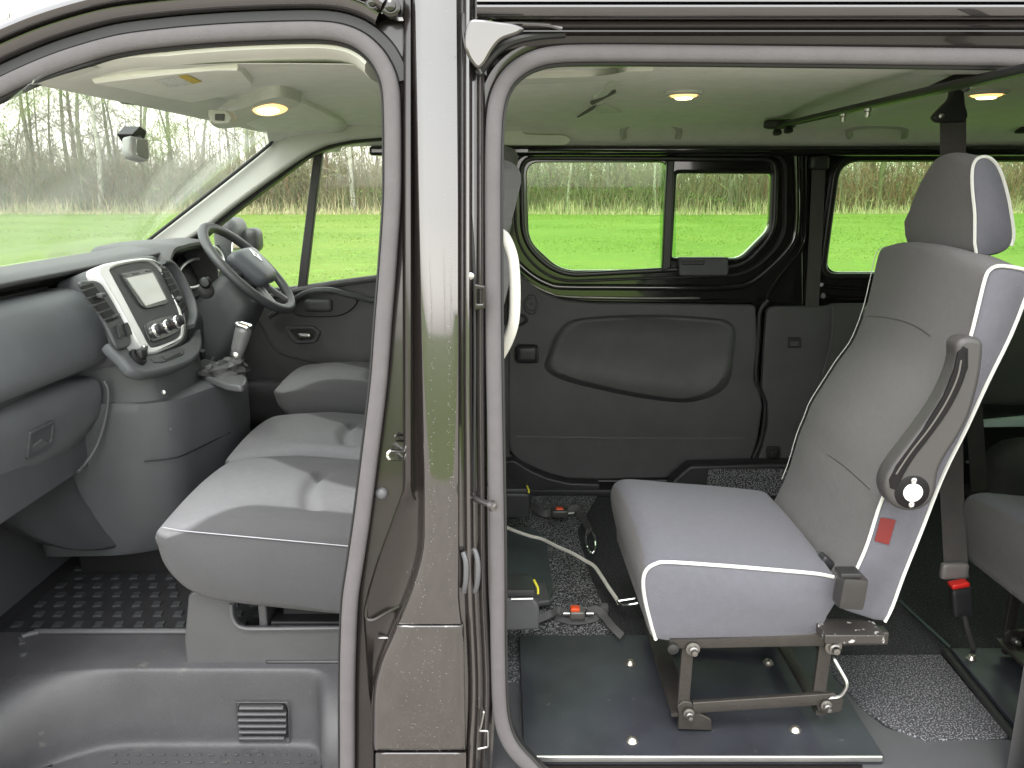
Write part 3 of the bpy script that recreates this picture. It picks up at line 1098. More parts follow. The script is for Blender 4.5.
tube('sliding_pane_frame', rnd([GF.P(*p) for p in [(675, 171.5), (773, 172), (770.5, 231), (741, 260.5), (670, 259.5)]], [.02, .02, .03, .03, .02], 6), .0075, M('satin_black_gasket', (.014, .013, .013)), sd, closed=True)
lt = panel('window_latch', [pxl(FY(3.13), [(679, 257.5), (728, 257.5), (729, 271), (727, 276), (679, 276)], .008)], FY(3.13), .04, PLASTIC, sd, bevel=.005)
panel('latch_slider', [pxl(FY(3.126), [(682, 260.5), (706, 261), (704, 265), (682, 265)], .006)], FY(3.126), .012, PLASTIC_D, lt, bevel=.003)
tube('latch_slider', [UY(679, 258, 3.127), UY(728, 258, 3.127)], .003, PLASTIC_L, lt)
# glossy pressed ridges running under the window and up the rear of the door
ridge = [GF.P(*p) for p in [(506, 246), (513, 258), (530, 274), (548, 284), (565, 287), (620, 287.5), (700, 288), (735, 287), (752, 282), (772, 266), (788, 249), (795, 236), (797, 215), (797, 190), (796, 150)]]
sweep('door_pressing', cr(ridge, False, 6), circ(.012, 10, .010), BLACK_GLOSS, sd)
ridge2 = [GF.P(*p) for p in [(505, 266), (515, 273), (532, 287), (548, 295), (566, 299), (620, 300.5), (700, 301), (752, 301.5)]]
sweep('door_pressing', cr(ridge2, False, 6), circ(.009, 10, .012), BLACK_GLOSS, sd)
tube('door_pressing', cr([GF.P(*p) for p in [(507, 262), (518, 274), (533, 285), (550, 293), (566, 296.5), (640, 298), (700, 298)]], False, 6), .003, STEEL, sd)
# trim board, its pocket, its fittings
TB = FY(3.115)
tb = [(508, 270), (516, 270), (530, 284), (545, 294), (562, 300), (590, 303), (756, 305), (758, 340), (754, 380), (760, 392), (763, 405), (758, 440), (752, 458), (741, 476), (600, 480), (566, 479), (545, 473), (520, 462), (510, 452), (507, 430)]
board = panel('door_trim_board', [pxl(TB, tb, .02)], TB, .03, TRIM, sd, bevel=.008)
# pocket: a raised shell
po = cr([(*TB.px(x, y), 0) for x, y in [(548, 366), (551, 348), (558, 333), (568, 323), (583, 318.5), (620, 316), (665, 315.5), (705, 318), (724, 320.5), (733, 327), (734.5, 340), (731, 362), (724, 379), (713, 390), (698, 396), (678, 398.5), (640, 394), (600, 386), (565, 377)]], True, 6)
pc = sum(po, V()) / len(po)
bm = bmesh.new()
bm_loft(bm, [[TB.w(*(pc + (p - pc) * (1.0 + .09 * max(0, min(1, (pc.y - p.y) / .12)))).xy, -.001) for p in po],
             [TB.w(*(pc + (p - pc) * .985).xy, .010 + .022 * max(0, (pc.y - p.y) / .15)) for p in po],
             [TB.w(*(pc + (p - pc) * .93).xy, .016 + .024 * max(0, (pc.y - p.y) / .15)) for p in po],
             [TB.w(*(pc + (p - pc) * .90).xy, .014 + .016 * max(0, (pc.y - p.y) / .15)) for p in po],
             [TB.w(*(pc + (p - pc) * .5).xy, .010) for p in po], [TB.w(*(pc + (p - pc) * .02).xy, .008) for p in po]])
obj('door_pocket', bm, TRIM, board, angle=60)
tube('pocket_seam', [TB.w(*(pc + (p - pc) * 1.01).xy, .001) for p in po[int(len(po) * .0):int(len(po) * .62)]], .0014, PLASTIC_D, board)
tube('board_ridge', [TB.P(516, 436.5, .001), TB.P(600, 438, .001), TB.P(745, 438, .001)], .004, PLASTIC_L, board)
tube('board_edge', cr([TB.P(520, 464, .004), TB.P(545, 474, .004), TB.P(566, 480, .004), TB.P(640, 480.5, .004), TB.P(700, 480, .004)], False, 5), .004, PLASTIC_L, board)
fk = panel('release_escutcheon', [pxl(TB, [(523, 303), (529, 294), (535, 295), (538, 303), (536, 313), (531, 315), (525, 311)], .008)], TB.shift(.006), .01, PLASTIC_D, board)
panel('release_button', [pxl(TB, [(525, 303), (530, 297), (535, 298), (536, 304), (534, 311), (527, 309)], .008)], TB.shift(.009), .01, TRIM, board)
panel('button_slot', [pxl(TB, [(529, 302), (533, 302), (533, 305), (529, 305)], .001)], TB.shift(.0105), .004, RUBBER, board, bevel=.0008)
tube('release_pull', cr([TB.P(517, 315, .012), TB.P(524, 315, .02), TB.P(527, 319, .02), TB.P(523, 323, .02), TB.P(516, 325, .012)], False, 5), .005, PLASTIC_D, board)
softbox('door_grip', TB.P(527, 353, .012), (.045, .025, .036), .020, PLASTIC_D, board, div=8)
box('grip_edge', TB.P(537, 353, .02), (.010, .03, .066), PLASTIC_D, board, bevel=.004)
# rubber around the rear of the door, dark glossy quarter pillar, belt slot trims
tube('door_edge_seal', cr([UY(x, y, 3.13) for x, y in [(768, 300), (760, 312), (758.5, 340), (756, 375), (759, 388), (765, 402), (763, 430), (758, 448), (748, 468)]], False, 6), .010, RUBBER, van)
tube('door_edge_seal', cr([UY(x, y, 3.11) for x, y in [(502, 270), (505, 300), (505, 400), (506, 445), (512, 458), (526, 468)]], False, 6), .008, RUBBER, van)
QP = FY(3.15)
Q2 = FY(3.185)
qh = [(p.x, p.y) for p in rnd([(*Q2.px(x, y), 0) for x, y in [(841, 162), (1130, 162), (1130, 272), (826.5, 272)]], [.07, .05, .05, .05], 7)]
qp = panel('quarter_panel', [pxl(Q2, [(788, 147), (1250, 147), (1250, 500), (788, 500)]), qh], Q2, .03, BLACK_GLOSS, van, bevel=.004)
panel('window_pane', [pxl(FY(3.20), [(815, 155), (1140, 155), (1140, 280), (815, 280)])], FY(3.20), .005, GLASS_T, qp, bevel=.001)
G2 = FY(3.178)
sweep('window_gasket', rnd([G2.P(*p) for p in [(837.5, 157.5), (1134, 157.5), (1134, 276), (821, 276.5)]], [.08, .05, .05, .06], 7), rrect(.026, .024, .008), M('satin_black_gasket', (.014, .013, .013)), qp, closed=True)
sweep('panel_pressing', cr([G2.P(*p) for p in [(806, 150), (806, 200), (805, 235), (800, 250), (786, 268), (775, 282), (769, 292), (767, 302)]], False, 6), circ(.011, 10, .014), BLACK_GLOSS, qp)
sweep('panel_pressing', cr([G2.P(*p) for p in [(818, 152), (816, 220), (813, 290)]], False, 4), circ(.010, 10, .012), BLACK_GLOSS, qp)
sweep('panel_pressing', cr([G2.P(*p) for p in [(822, 285), (832, 287), (900, 289), (1100, 290)]], False, 4), circ(.008, 10, .014), BLACK_GLOSS, qp)
sweep('panel_pressing', cr([G2.P(*p) for p in [(824, 296), (840, 298), (900, 299), (1100, 300)]], False, 4), circ(.010, 10, .016), BLACK_GLOSS, qp)
QT = FY(3.09)
qt = panel('quarter_trim', [pxl(QT, [(767, 310), (774, 306.5), (827, 306.5), (834, 304), (1300, 304), (1300, 500), (757, 500), (752, 474), (762, 450), (768, 425), (768, 404), (762, 388), (764, 350)], .015)], QT, .03, TRIM, van, bevel=.006)
hk = panel('hook_slot', [pxl(QT, [(788, 337), (801, 337), (801, 348), (788, 348)], .006), pxl(QT, [(790, 341), (799, 341), (798, 346), (790, 346)], .003)], QT.shift(.005), .012, PLASTIC_D, qt, bevel=.003)
panel('tie_ring_bezel', [pxl(QT, [(766, 446), (781, 446), (781, 463), (766, 463)], .012), pxl(QT, [(768.5, 449), (778.5, 449), (778.5, 460), (768.5, 460)], .008)], QT.shift(.006), .012, PLASTIC_D, qt, bevel=.003)
softbox('tie_ring_bezel', QT.P(773.5, 454, .004), (.018, .006, .018), .005, M('recess_black', (.008, .008, .008)), qt, div=5)
tube('quarter_trim_rib', cr([QT.P(832, 306, .002), QT.P(832, 330, .002), QT.P(829, 350, .002), QT.P(822, 375, .002)], False, 5), .006, TRIM, qt)
# runner above the windows and dark end post by the cab
box('roof_cant_rail', UY(640, 151, 3.15) + V((.7, .0, 0)), (3.4, .05, .035), BLACK_GLOSS, van, bevel=.012)
tube('door_runner', [UY(528, 150.5, 3.12), UY(700, 151.5, 3.12), UY(770, 152, 3.12)], .005, STEEL if False else BLACK_GLOSS, van)
softbox('cab_end_post', UY(500, 210, 3.13) + V((-.05, 0, 0)), (.085, .05, .25), .03, M('charcoal_post', (.05, .045, .05), rough=.6), van, div=8)
softbox('cab_end_post', UY(470, 420, 3.14), (.16, .05, .40), .03, TRIM, van, div=8)

# ------------------------------------------------------------------ cream grab handle on the inner pillar
hp = cr([UY(497, 232, 1.66), UY(505, 238, 1.635), UY(512, 255, 1.62), UY(514.5, 275, 1.615), UY(515, 300, 1.615), UY(513.5, 322, 1.62), UY(508, 340, 1.635), UY(499, 357, 1.66)], False, 6)
sweep('cabin_grab_handle', hp, rrect(.022, .026, .008), CREAM, van)
softbox('pillar_lining', UY(456, 330, 1.62), (.075, .05, .50), .03, PLASTIC_L, van, div=8)
softbox('pillar_lining', UY(452, 600, 1.60), (.085, .05, .28), .03, PLASTIC_L, van, div=8)

# ------------------------------------------------------------------ roof rail for the belt
B0, B1 = UL(777, 126, .022), UL(1040, 66, .03)
bm = bmesh.new()
bm_sweep(bm, [B0, B0.lerp(B1, .5), B1], rrect(.030, .016, .005), (0, 0, 1))
belt_rail = obj('belt_rail', bm, M('black_steel_rail', (.015, .014, .016), rough=.4, metal=.4), van)
softbox('rail_end_block', B0.lerp(B1, .02) + V((0, 0, .004)), (.050, .024, .015), .010, PLASTIC_D, belt_rail, div=6, rot=Matrix.Rotation(-.5, 3, 'Z'))
for t in (.0, .085):
    p = B0.lerp(B1, t)
    lathe('rail_stud', p, (0, -.4, -1), [(.012, 0), (.012, .018), (.015, .020), (.015, .028), (0, .030)], PLASTIC_D, belt_rail)
for t in (.42, .53):
    p = B0.lerp(B1, t)
    lathe('rail_bolt', p + V((0, 0, -.006)), (0, 0, -1), [(.010, 0), (.010, .008), (.006, .010), (.006, .022), (0, .023)], STEEL, belt_rail)
panel('rail_gusset', [pxl(FY(1.95), [(930, 86), (965, 70), (1012, 68), (985, 82), (955, 88)], .01)], FY(1.95), .02, M('black_steel_rail', (.015, .014, .016)), belt_rail, bevel=.004)
# ------------------------------------------------------------------ dashboard
DASH = M('dash_charcoal', (0.094, 0.100, 0.108), rough=.48, var=.07, vs=10, bump=.5, bs=800, rvar=.05)
DASH_D = M('dash_dark', (0.060, 0.063, 0.069), rough=.45, var=.07, vs=10, bump=.4, bs=800, rvar=.05)
DASH_T = M('dash_top_grey', (0.092, 0.092, 0.096), rough=.55, var=.06, vs=12, bump=.5, bs=700)
BLK = M('deep_recess', (.006, .006, .007), rough=.6)


def yloft(name, stations, mat, parent, closed=True, **k):
    """stations: (Y, [(x, z), ...]) sections carried across the van"""
    return loft(name, [[V((x, y, z)) for x, z in s] for y, s in stations], mat, parent, closed=closed, **k)


def rsec(pts, r, n=4):
    return [(p.x, p.y) for p in rnd([(*p, 0) for p in pts], r, n)]


# upper pad under the windscreen
def padsec(dx=0, dz=0):
    return rsec([(-1.40 + dx, 1.37), (-1.40 + dx, 1.425 + dz), (-1.28 + dx, 1.452 + dz), (-1.185 + dx, 1.446 + dz), (-1.155 + dx, 1.432 + dz), (-1.165 + dx, 1.420 + dz), (-1.21 + dx, 1.412 + dz), (-1.30 + dx, 1.37)], .02)


dash = yloft('dashboard', [(1.56, padsec(-.03, -.006)), (1.75, padsec(-.01, -.002)), (2.05, padsec()), (2.35, padsec(.02, .004)), (2.52, padsec(.05, .008)), (2.62, padsec(.06, .012)), (2.98, padsec(.06, .012)), (3.08, padsec(.03, 0))], DASH_T, van)
# dark shelf slot behind the pad lip
yloft('shelf_recess', [(1.56, [(-1.36, 1.39), (-1.20, 1.395), (-1.20, 1.34), (-1.36, 1.34)]), (2.12, [(-1.36, 1.39), (-1.20, 1.395), (-1.20, 1.34), (-1.36, 1.34)])], BLK, dash)
yloft('shelf_bin', [(1.57, rsec([(-1.25, 1.36), (-1.165, 1.398), (-1.155, 1.385), (-1.17, 1.34), (-1.25, 1.33)], .01)), (1.80, rsec([(-1.25, 1.36), (-1.165, 1.396), (-1.155, 1.385), (-1.17, 1.34), (-1.25, 1.33)], .01)),
                       (1.90, rsec([(-1.25, 1.34), (-1.18, 1.375), (-1.17, 1.365), (-1.18, 1.33), (-1.25, 1.32)], .01))], DASH_T, dash)


# passenger pad
def pas(dx, k=1.0):
    return rsec([(-1.30, 1.22), (-1.28, 1.375), (-1.175 + dx, 1.392), (-1.125 + dx, 1.378), (-1.085 + dx, 1.325), (-1.063 + dx, 1.265), (-1.060 + dx, 1.225), (-1.078 + dx, 1.198), (-1.14 + dx, 1.188)], .03)


yloft('passenger_pad', [(1.54, pas(-.03)), (1.70, pas(-.008)), (1.90, pas(.004)), (2.09, pas(.014)), (2.13, pas(.012)), (2.148, pas(-.006))], DASH, dash)
# glove box: flap with bright edge
gl = yloft('glove_box', [(1.54, rsec([(-1.34, .90), (-1.30, 1.18), (-1.16, 1.178), (-1.115, 1.165), (-1.11, 1.12), (-1.145, 1.00), (-1.20, .92)], .025)),
                         (1.80, rsec([(-1.34, .90), (-1.30, 1.18), (-1.15, 1.178), (-1.105, 1.165), (-1.10, 1.12), (-1.135, 1.00), (-1.19, .92)], .025)),
                         (1.98, rsec([(-1.34, .92), (-1.30, 1.18), (-1.13, 1.178), (-1.085, 1.165), (-1.08, 1.12), (-1.105, 1.02), (-1.16, .95)], .025)),
                         (2.07, rsec([(-1.34, .98), (-1.30, 1.17), (-1.11, 1.17), (-1.072, 1.16), (-1.068, 1.12), (-1.085, 1.06), (-1.12, 1.01)], .02)),
                         (2.085, rsec([(-1.34, 1.0), (-1.30, 1.16), (-1.12, 1.16), (-1.085, 1.15), (-1.08, 1.12), (-1.095, 1.07), (-1.13, 1.03)], .02))], DASH, dash)
gp = surf_frame(gl, 40, 438).shift(.001)
gl_l = panel('glove_box_latch', [pxl(gp, [(28, 432), (52, 420), (54, 425), (51, 444), (48, 448), (25, 459)], .006), pxl(gp, [(31, 434), (51, 424), (49, 441), (30, 451)], .004)], gp.shift(.006), .012, DASH_D, gl, bevel=.002)
panel('latch_plate', [pxl(gp, [(30, 446), (41, 438), (50, 444), (28, 456)], .003)], gp.shift(.005), .010, PLASTIC_L, gl, bevel=.003)
panel('latch_recess', [pxl(gp, [(30, 433), (51, 423), (49, 446), (28, 456)], .004)], gp.shift(.002), .008, DASH_D, gl, bevel=.002)
edge = [UY(104, 381, 2.06), UY(108, 390, 2.06), UY(107.5, 406, 2.06), UY(103, 428, 2.055), UY(95, 449, 2.04), UY(85, 464, 2.01), UY(78, 472, 1.98)]
tube('glove_box_edge', cr(edge, False, 6), .0042, PLASTIC_L, dash)
# foot-well wall under the glove box
rimpts = [UY(-60, 478, 1.60), UY(-20, 500, 1.70), UY(10, 523, 1.78), UY(40, 540, 1.86), UY(75, 550, 1.95), UY(105, 549.5, 2.04), UY(128, 544, 2.10)]
rimc = cr(rimpts, False, 5)
nr = len(rimc)
tops = [V((-1.175 + .03 * i / nr, 1.58 + .47 * i / nr, .975 + .02 * i / nr)) for i in range(nr)]
rows = [tops, [t * .75 + r * .25 + V((-.05, 0, .0)) for t, r in zip(tops, rimc)], [t * .45 + r * .55 + V((-.06, 0, 0)) for t, r in zip(tops, rimc)], [t * .1 + r * .9 + V((-.025, 0, 0)) for t, r in zip(tops, rimc)], rimc,
        [r + V((-.01, .02, -.012)) for r in rimc], [r + V((-.08, .06, -.02)) for r in rimc]]
loft('footwell_panel', rows, M('footwell_charcoal', (.036, .037, .040), rough=.5, bump=.4, bs=700), dash, closed=False, sub=1)
box('footwell_back', (-1.36, 2.2, .75), (.06, 1.3, .5), DASH_D, dash)

# centre column
def col(z, f=0.0, g=0.0):
    return [V((x, y, z)) for x, y in rsec([(-1.30, 2.07), (-1.02 + f, 2.08), (-.905 + f, 2.13), (-.835 + f, 2.34), (-.83 + f, 2.52), (-.87 + f, 2.56), (-1.30, 2.56)], .05, 5)]


loft('console_column', [col(.66, -.05), col(.675, -.03), col(.75, -.01), col(.95, .0), col(1.06, .0), col(1.085, -.008), col(1.092, -.03)], DASH_D, dash)
nk = lambda z, f=0.0: [V((x, y, z)) for x, y in rsec([(-1.30, 2.085), (-1.03 + f, 2.09), (-.945 + f, 2.13), (-.925 + f, 2.30), (-.95 + f, 2.46), (-1.30, 2.5)], .04, 4)]
loft('console_neck', [nk(1.04, .02), nk(1.09, .012), nk(1.14), nk(1.19, -.01)], DASH_D, dash)
tube('panel_seam', cr([V((-.985, 2.085, .93)), V((-.915, 2.115, .93)), V((-.885, 2.18, .932)), V((-.84, 2.34, .934))], False, 5), .002, BLK, dash)
cc = FY(2.112)
box('column_base', (-1.10, 2.36, .60), (.30, .36, .14), BLK, dash)
lathe('column_screw', cc.P(164, 392, .003), (0, -1, .2), [(.006, 0), (.006, .003), (.002, .004), (0, .004)], STEEL, dash, n=10)
lathe('column_screw', cc.P(171, 429, .003), (0, -1, .2), [(.004, 0), (.004, .003), (.002, .004), (0, .004)], PLASTIC_L, dash, n=10)

# body behind the stack
S = Fr((-1.04, 2.25, 1.45), (0, 1, 0), (-.352, 0, .936))
SB = S.shift(-.03)
bo = [(101, 270), (108, 263), (130, 257), (155, 254), (160, 263), (172, 271), (183, 284), (189, 298), (191, 314), (191, 332), (187, 348), (160, 362), (138, 360), (128, 345), (113, 304)]
panel('stack_body', [pxs(SB, bo)], SB, .14, DASH_D, dash, bevel=.02)
# silver bezel
so = [(99, 269), (104, 264), (116, 261.5), (135, 258.5), (150, 258), (160, 262.5), (168, 272), (177, 291), (184, 310), (186.5, 325), (185, 337), (178, 344), (165, 350), (155, 353.5), (147, 352), (139, 342), (128, 322), (116, 300), (104, 280)]
si = [(111, 270), (120, 265.5), (137, 262), (149, 261.5), (157, 266), (164, 275), (173, 294), (180, 311), (182.5, 325), (181, 335), (174, 340), (164, 344), (154, 347), (149, 344), (142, 331), (132, 312), (121, 291), (113, 276)]
panel('stack_bezel', [pxs(S, so, 4), pxs(S, si, 4)], S, .04, SILVER, dash, bevel=.006)
stack = panel('centre_stack', [pxs(S, si, 4)], S.shift(-.004), .03, DASH_D, dash, bevel=.003)
sc_o = opx([(120, 273.5), (148, 268), (155, 273), (168, 300), (167, 304), (147, 309), (141, 306)], 3)
# (the stack is a part, so its fittings hang under the dashboard as sub-parts)
panel('radio_frame', [pxl(S, sc_o)], S.shift(.001), .012, M('radio_black', (.03, .032, .034), rough=.3), dash, bevel=.002)
SCR = M('pale_lcd_screen', (.42, .44, .42), rough=.25, coat=.6, var=.03)
panel('radio_screen', [pxl(S, [(125.5, 278.5), (151.5, 273), (165.5, 300), (145, 306.5)], .003)], S.shift(.004), .008, SCR, dash, bevel=.001)
for a, b in ((122, 126), (132, 138), (145, 151)):
    panel('radio_key', [pxl(S, [(a, 275.2 - (a - 122) * .2), (b, 274.4 - (a - 122) * .2), (b + .8, 276 - (a - 122) * .2), (a + .8, 276.8 - (a - 122) * .2)], .001)], S.shift(.003), .006, PLASTIC_L, dash, bevel=.0008)
panel('heater_panel', [pxs(S, [(145.5, 324), (155, 319), (168, 315.5), (175, 315), (179, 322), (179.5, 331), (171, 336.5), (160, 340.5), (153, 342), (149.5, 337)], 4)], S.shift(.000), .012, M('radio_black', (.03, .032, .034)), dash, bevel=.004)
for x, y in ((154.5, 331), (165.5, 326.5), (175.5, 322)):
    c = S.P(x, y, -.002)
    k = lathe('heater_dial', c, S.n, [(.019, 0), (.0185, .006), (.015, .010), (.0145, .022), (.012, .024), (0, .0245)], PLASTIC_D, dash, n=22)
for x, y in ((154.5, 331), (165.5, 326.5), (175.5, 322)):
    c = S.P(x, y, -.002)
    lathe('dial_ring', c, S.n, [(.0192, .002), (.0200, .007), (.0172, .012), (.0150, .0125), (.0150, .009)], CHROME, dash, n=22)
c = S.P(164.5, 327.5, .012)
softbox('dial_marker', c + S.n * .006, (.004, .004, .004), .002, M('red_mark', (.5, .03, .02), rough=.5), dash, div=3)


def vent(pl, corners, nslat, knob):
    bm = bmesh.new()
    rp = pl.shift(-.001)
    out = pxl(rp, corners, .004)
    v = panel('air_vent', [out], rp, .008, BLK, dash, bevel=.002)
    a, b, c, d = [V((*pl.px(*q), 0)) for q in corners]       # a top near, b top far, c bottom far, d bottom near
    for i in range(nslat):
        t = (i + .5) / nslat
        p, q = a.lerp(d, t), b.lerp(c, t)
        bm_sweep(bm, [pl.w(p.x, p.y, -.004), pl.w(q.x, q.y, -.004)], [(-.0028, -.010), (.0005, .004), (.0035, .004), (.0012, -.010)], pl.n)
    obj('vent_slats', bm, PLASTIC, dash, smooth=False)
    k = a.lerp(c, knob[0])
    softbox('vent_tab', pl.w(*knob_uv(pl, knob), .004), (.009, .012, .006), .004, PLASTIC_L, dash, div=4, rot=None)
    return v


def knob_uv(pl, k):
    return pl.px(k[1], k[2])


S1 = S.shift(-.010)
panel('vent_surround', [pxs(S1, [(81, 283), (90, 280), (100, 282), (108, 292), (118, 309), (126, 322), (131, 337), (131, 345), (122, 349), (116, 344), (108, 327), (96, 306)], 4)], S1, .012, DASH_D, dash, bevel=.006)
vent(S1.shift(.006), [(82, 285.5), (92.5, 282), (119, 318), (108.5, 322)], 5, (.3, 99.5, 296))
for x, y in ((117, 331), (125, 329)):
    panel('dash_switch', [pxl(S1, [(x - 2.5, y - 5), (x + 1, y - 6.5), (x + 5, y + 6), (x + 1, y + 8)], .003)], S1.shift(.008), .012, PLASTIC_D, dash, bevel=.002)
panel('dash_switch', [pxl(S1, [(110, 316), (117, 314), (118, 317.5), (111, 319.5)], .002)], S1.shift(.008), .01, PLASTIC, dash, bevel=.002)
vent(S1.shift(.012), [(161, 268), (167, 268), (188, 308), (183, 314)], 7, (.5, 178, 299))
sweep('vent_surround', cr([S1.P(x, y, .01) for x, y in [(158, 264), (166, 265), (175, 276), (184, 293), (189, 306), (190, 318), (187, 328)]], False, 5), rrect(.012, .03, .005), DASH, dash, hint=S.n)
# shelf panel below the stack
P2 = Fr((-.965, 2.25, 1.222), (0, 1, 0), (-.66, 0, .75))
panel('lower_fascia', [pxs(P2, [(108, 342), (140, 352), (165, 350), (190, 340), (199, 328), (203, 338), (202, 350), (194, 360), (176, 368), (156, 373), (144, 374), (132, 369), (122, 358)], 5)], P2, .03, DASH, dash, bevel=.010)
panel('ticket_slot', [pxl(P2, [(150, 359), (180, 347.5), (184, 350), (183, 355), (163, 363), (153, 363)], .006)], P2.shift(.003), .01, DASH_D, dash, bevel=.003)
panel('slot_tongue', [pxl(P2, [(160, 357), (176, 351), (180, 354), (165, 361)], .003)], P2.shift(.006), .008, PLASTIC, dash, bevel=.002)
c = P2.P(137, 358, 0)
lathe('power_socket', c, P2.n, [(.024, -.005), (.024, .008), (.019, .012), (.017, .012), (.016, .002), (0, .002)], BLK, dash)
softbox('socket_cap', P2.P(138, 357, .014), (.010, .018, .014), .007, PLASTIC_D, dash, div=5)
softbox('socket_cap', P2.P(140, 352, .018), (.006, .010, .008), .004, STEEL, dash, div=5)

# instrument hood and dials
def arch(x, yc, hw, z0, z1, t):
    pts = [(-hw, z0), (-hw, z0 + (z1 - z0) * .55), (-hw * .75, z1 - .012), (-hw * .3, z1), (hw * .3, z1), (hw * .75, z1 - .012), (hw, z0 + (z1 - z0) * .55), (hw, z0)]
    o = [(p.x, p.y) for p in cr([(*p, 0) for p in pts], False, 4)]
    i = [(a * (1 - t / hw), z0 + (b - z0) * (1 - t / (z1 - z0))) for a, b in o][::-1]
    return [V((x, yc + a, b)) for a, b in o + i]


# core behind the pads: closes the dash against the bulkhead
box('dash_core', (-1.37, 2.32, 1.19), (.16, 1.56, .38), BLK, dash)
box('dash_core', (-1.22, 1.82, 1.12), (.18, .54, .40), DASH_D, dash)
loft('instrument_hood', [arch(-1.32, 2.78, .24, 1.26, 1.462, .02), arch(-1.15, 2.78, .235, 1.26, 1.472, .02), arch(-1.085, 2.78, .225, 1.26, 1.466, .014), arch(-1.07, 2.78, .22, 1.26, 1.460, .010)], DASH_T, dash, angle=50)
IF = Fr((-1.145, 2.78, 1.36), (0, 1, 0), (-.30, 0, .954))
panel('instrument_panel', [pxl(IF, [(155, 262), (240, 238), (250, 300), (178, 310)])], IF.shift(-.02), .02, BLK, dash)
for x, y, r in ((188.5, 277, .078), (211, 262, .066)):
    c = IF.P(x, y, 0)
    d = lathe('instrument_dial', c, IF.n, [(r * .93, -.03), (r * .93, .0), (r * .2, -.018), (0, -.018)], M('dial_face', (.010, .010, .011), rough=.25), dash, n=32)
    e_ = [(188.5 + 16.5 * math.cos(t), 275 + 14 * math.sin(t) - 4 * math.cos(t)) if x < 200 else (209.5 + 8.5 * math.cos(t) + 3 * math.sin(t), 260 + 12 * math.sin(t)) for t in [2 * PI * i / 36 for i in range(36)]]
    tube('dial_ring', [IF.P(a_, b_, .022) for a_, b_ in e_], .005, SILVER, dash, closed=True)
# column cowl, stalks
AX = V((.731, 0, .682))
WU = V((-.682, 0, .731))
rot = Matrix((AX, V((0, 1, 0)), WU)).transposed()
WC = V((-.905, 2.83, 1.372))


def cowl_def(p):
    k = (p.x + .16) / .32
    p.z -= .10 * (1 - k) * (1 if p.z < 0 else .1)
    p.y *= 1.25 - .35 * k
    return p


cw = softbox('steering_cowl', WC - AX * .20 - WU * .035, (.16, .115, .075), .045, DASH_D, dash, rot=rot, deform=cowl_def, div=12)
p0 = WC - AX * .11 + V((0, -.12, -.02))
bm = bmesh.new()
q = UY(206, 283, 2.60)
bm_cyl(bm, q + V((-.02, .06, -.02)), q, .010, .012)
bm_lathe(bm, q, V((.2, -1, .15)), [(.012, -.01), (.018, 0), (.018, .018), (.012, .026), (0, .028)])
bm_lathe(bm, UY(206, 291, 2.62), V((.4, -1, .1)), [(.026, -.02), (.026, .004), (.020, .007), (0, .007)])
obj('column_stalk', bm, PLASTIC_D, dash)
softbox('knee_panel', V((-1.13, 2.78, 1.14)), (.10, .26, .12), .05, DASH_D, dash, div=8)
softbox('knee_panel', V((-1.20, 2.80, .85)), (.08, .28, .28), .05, DASH_D, dash, div=6)
tube('wiring_loom', cr([V((-1.0, 2.6, 1.13)), V((-1.02, 2.66, 1.05)), V((-1.0, 2.72, 1.09)), V((-1.02, 2.78, 1.03))], False, 6), .008, PLASTIC, dash)

# ------------------------------------------------------------------ steering wheel
sw_mat = M('steering_wheel_rubber', (.056, .058, .064), rough=.42, var=.06, bump=.3, bs=700)
R = .188
bm = bmesh.new()
loop = [WC + V((0, 1, 0)) * (R * math.cos(2 * PI * i / 64)) + WU * (R * math.sin(2 * PI * i / 64)) for i in range(64)]
bm_sweep(bm, loop, circ(.0178, 12, .0158), AX, closed=True)
wheel = obj('steering_wheel', bm, sw_mat, van)
softbox('airbag_cover', WC + AX * .012 - WU * .012, (.028, .098, .072), .026, M('airbag_grey', (.105, .113, .130), rough=.42, bump=.3, bs=700), wheel, rot=rot, div=12,
        deform=lambda p: V((p.x + .012 * (1 - (p.y / .1) ** 2), p.y * (1 + .25 * p.z / .07), p.z)))
softbox('wheel_hub', WC - AX * .03 - WU * .01, (.035, .075, .06), .025, PLASTIC_D, wheel, rot=rot, div=8)
for a, rr_ in ((.02, 0), (PI - .02, 0), (-PI / 2 + .42, 1), (-PI / 2 - .42, 1)):
    d = V((0, 1, 0)) * math.cos(a) + WU * math.sin(a)
    bm = bmesh.new()
    bm_sweep(bm, [WC + d * .06 - AX * .012, WC + d * .12 - AX * .008, WC + d * .182 - AX * .002], rrect(.034 if not rr_ else .022, .016, .006), AX, scale=[1.5, 1.1, .9])
    obj('wheel_spoke', bm, sw_mat if not rr_ else M('spoke_grey', (.16, .16, .17), rough=.35), wheel)
ef = Fr(WC + AX * .048 + WU * .012, V((0, 1, 0)), WU)
dia = lambda k: [(0, .030 * k), (.019 * k, 0), (0, -.030 * k), (-.019 * k, 0)]
panel('badge', [dia(1), dia(.55)], ef.shift(.006), .006, CHROME, wheel, bevel=.0015)

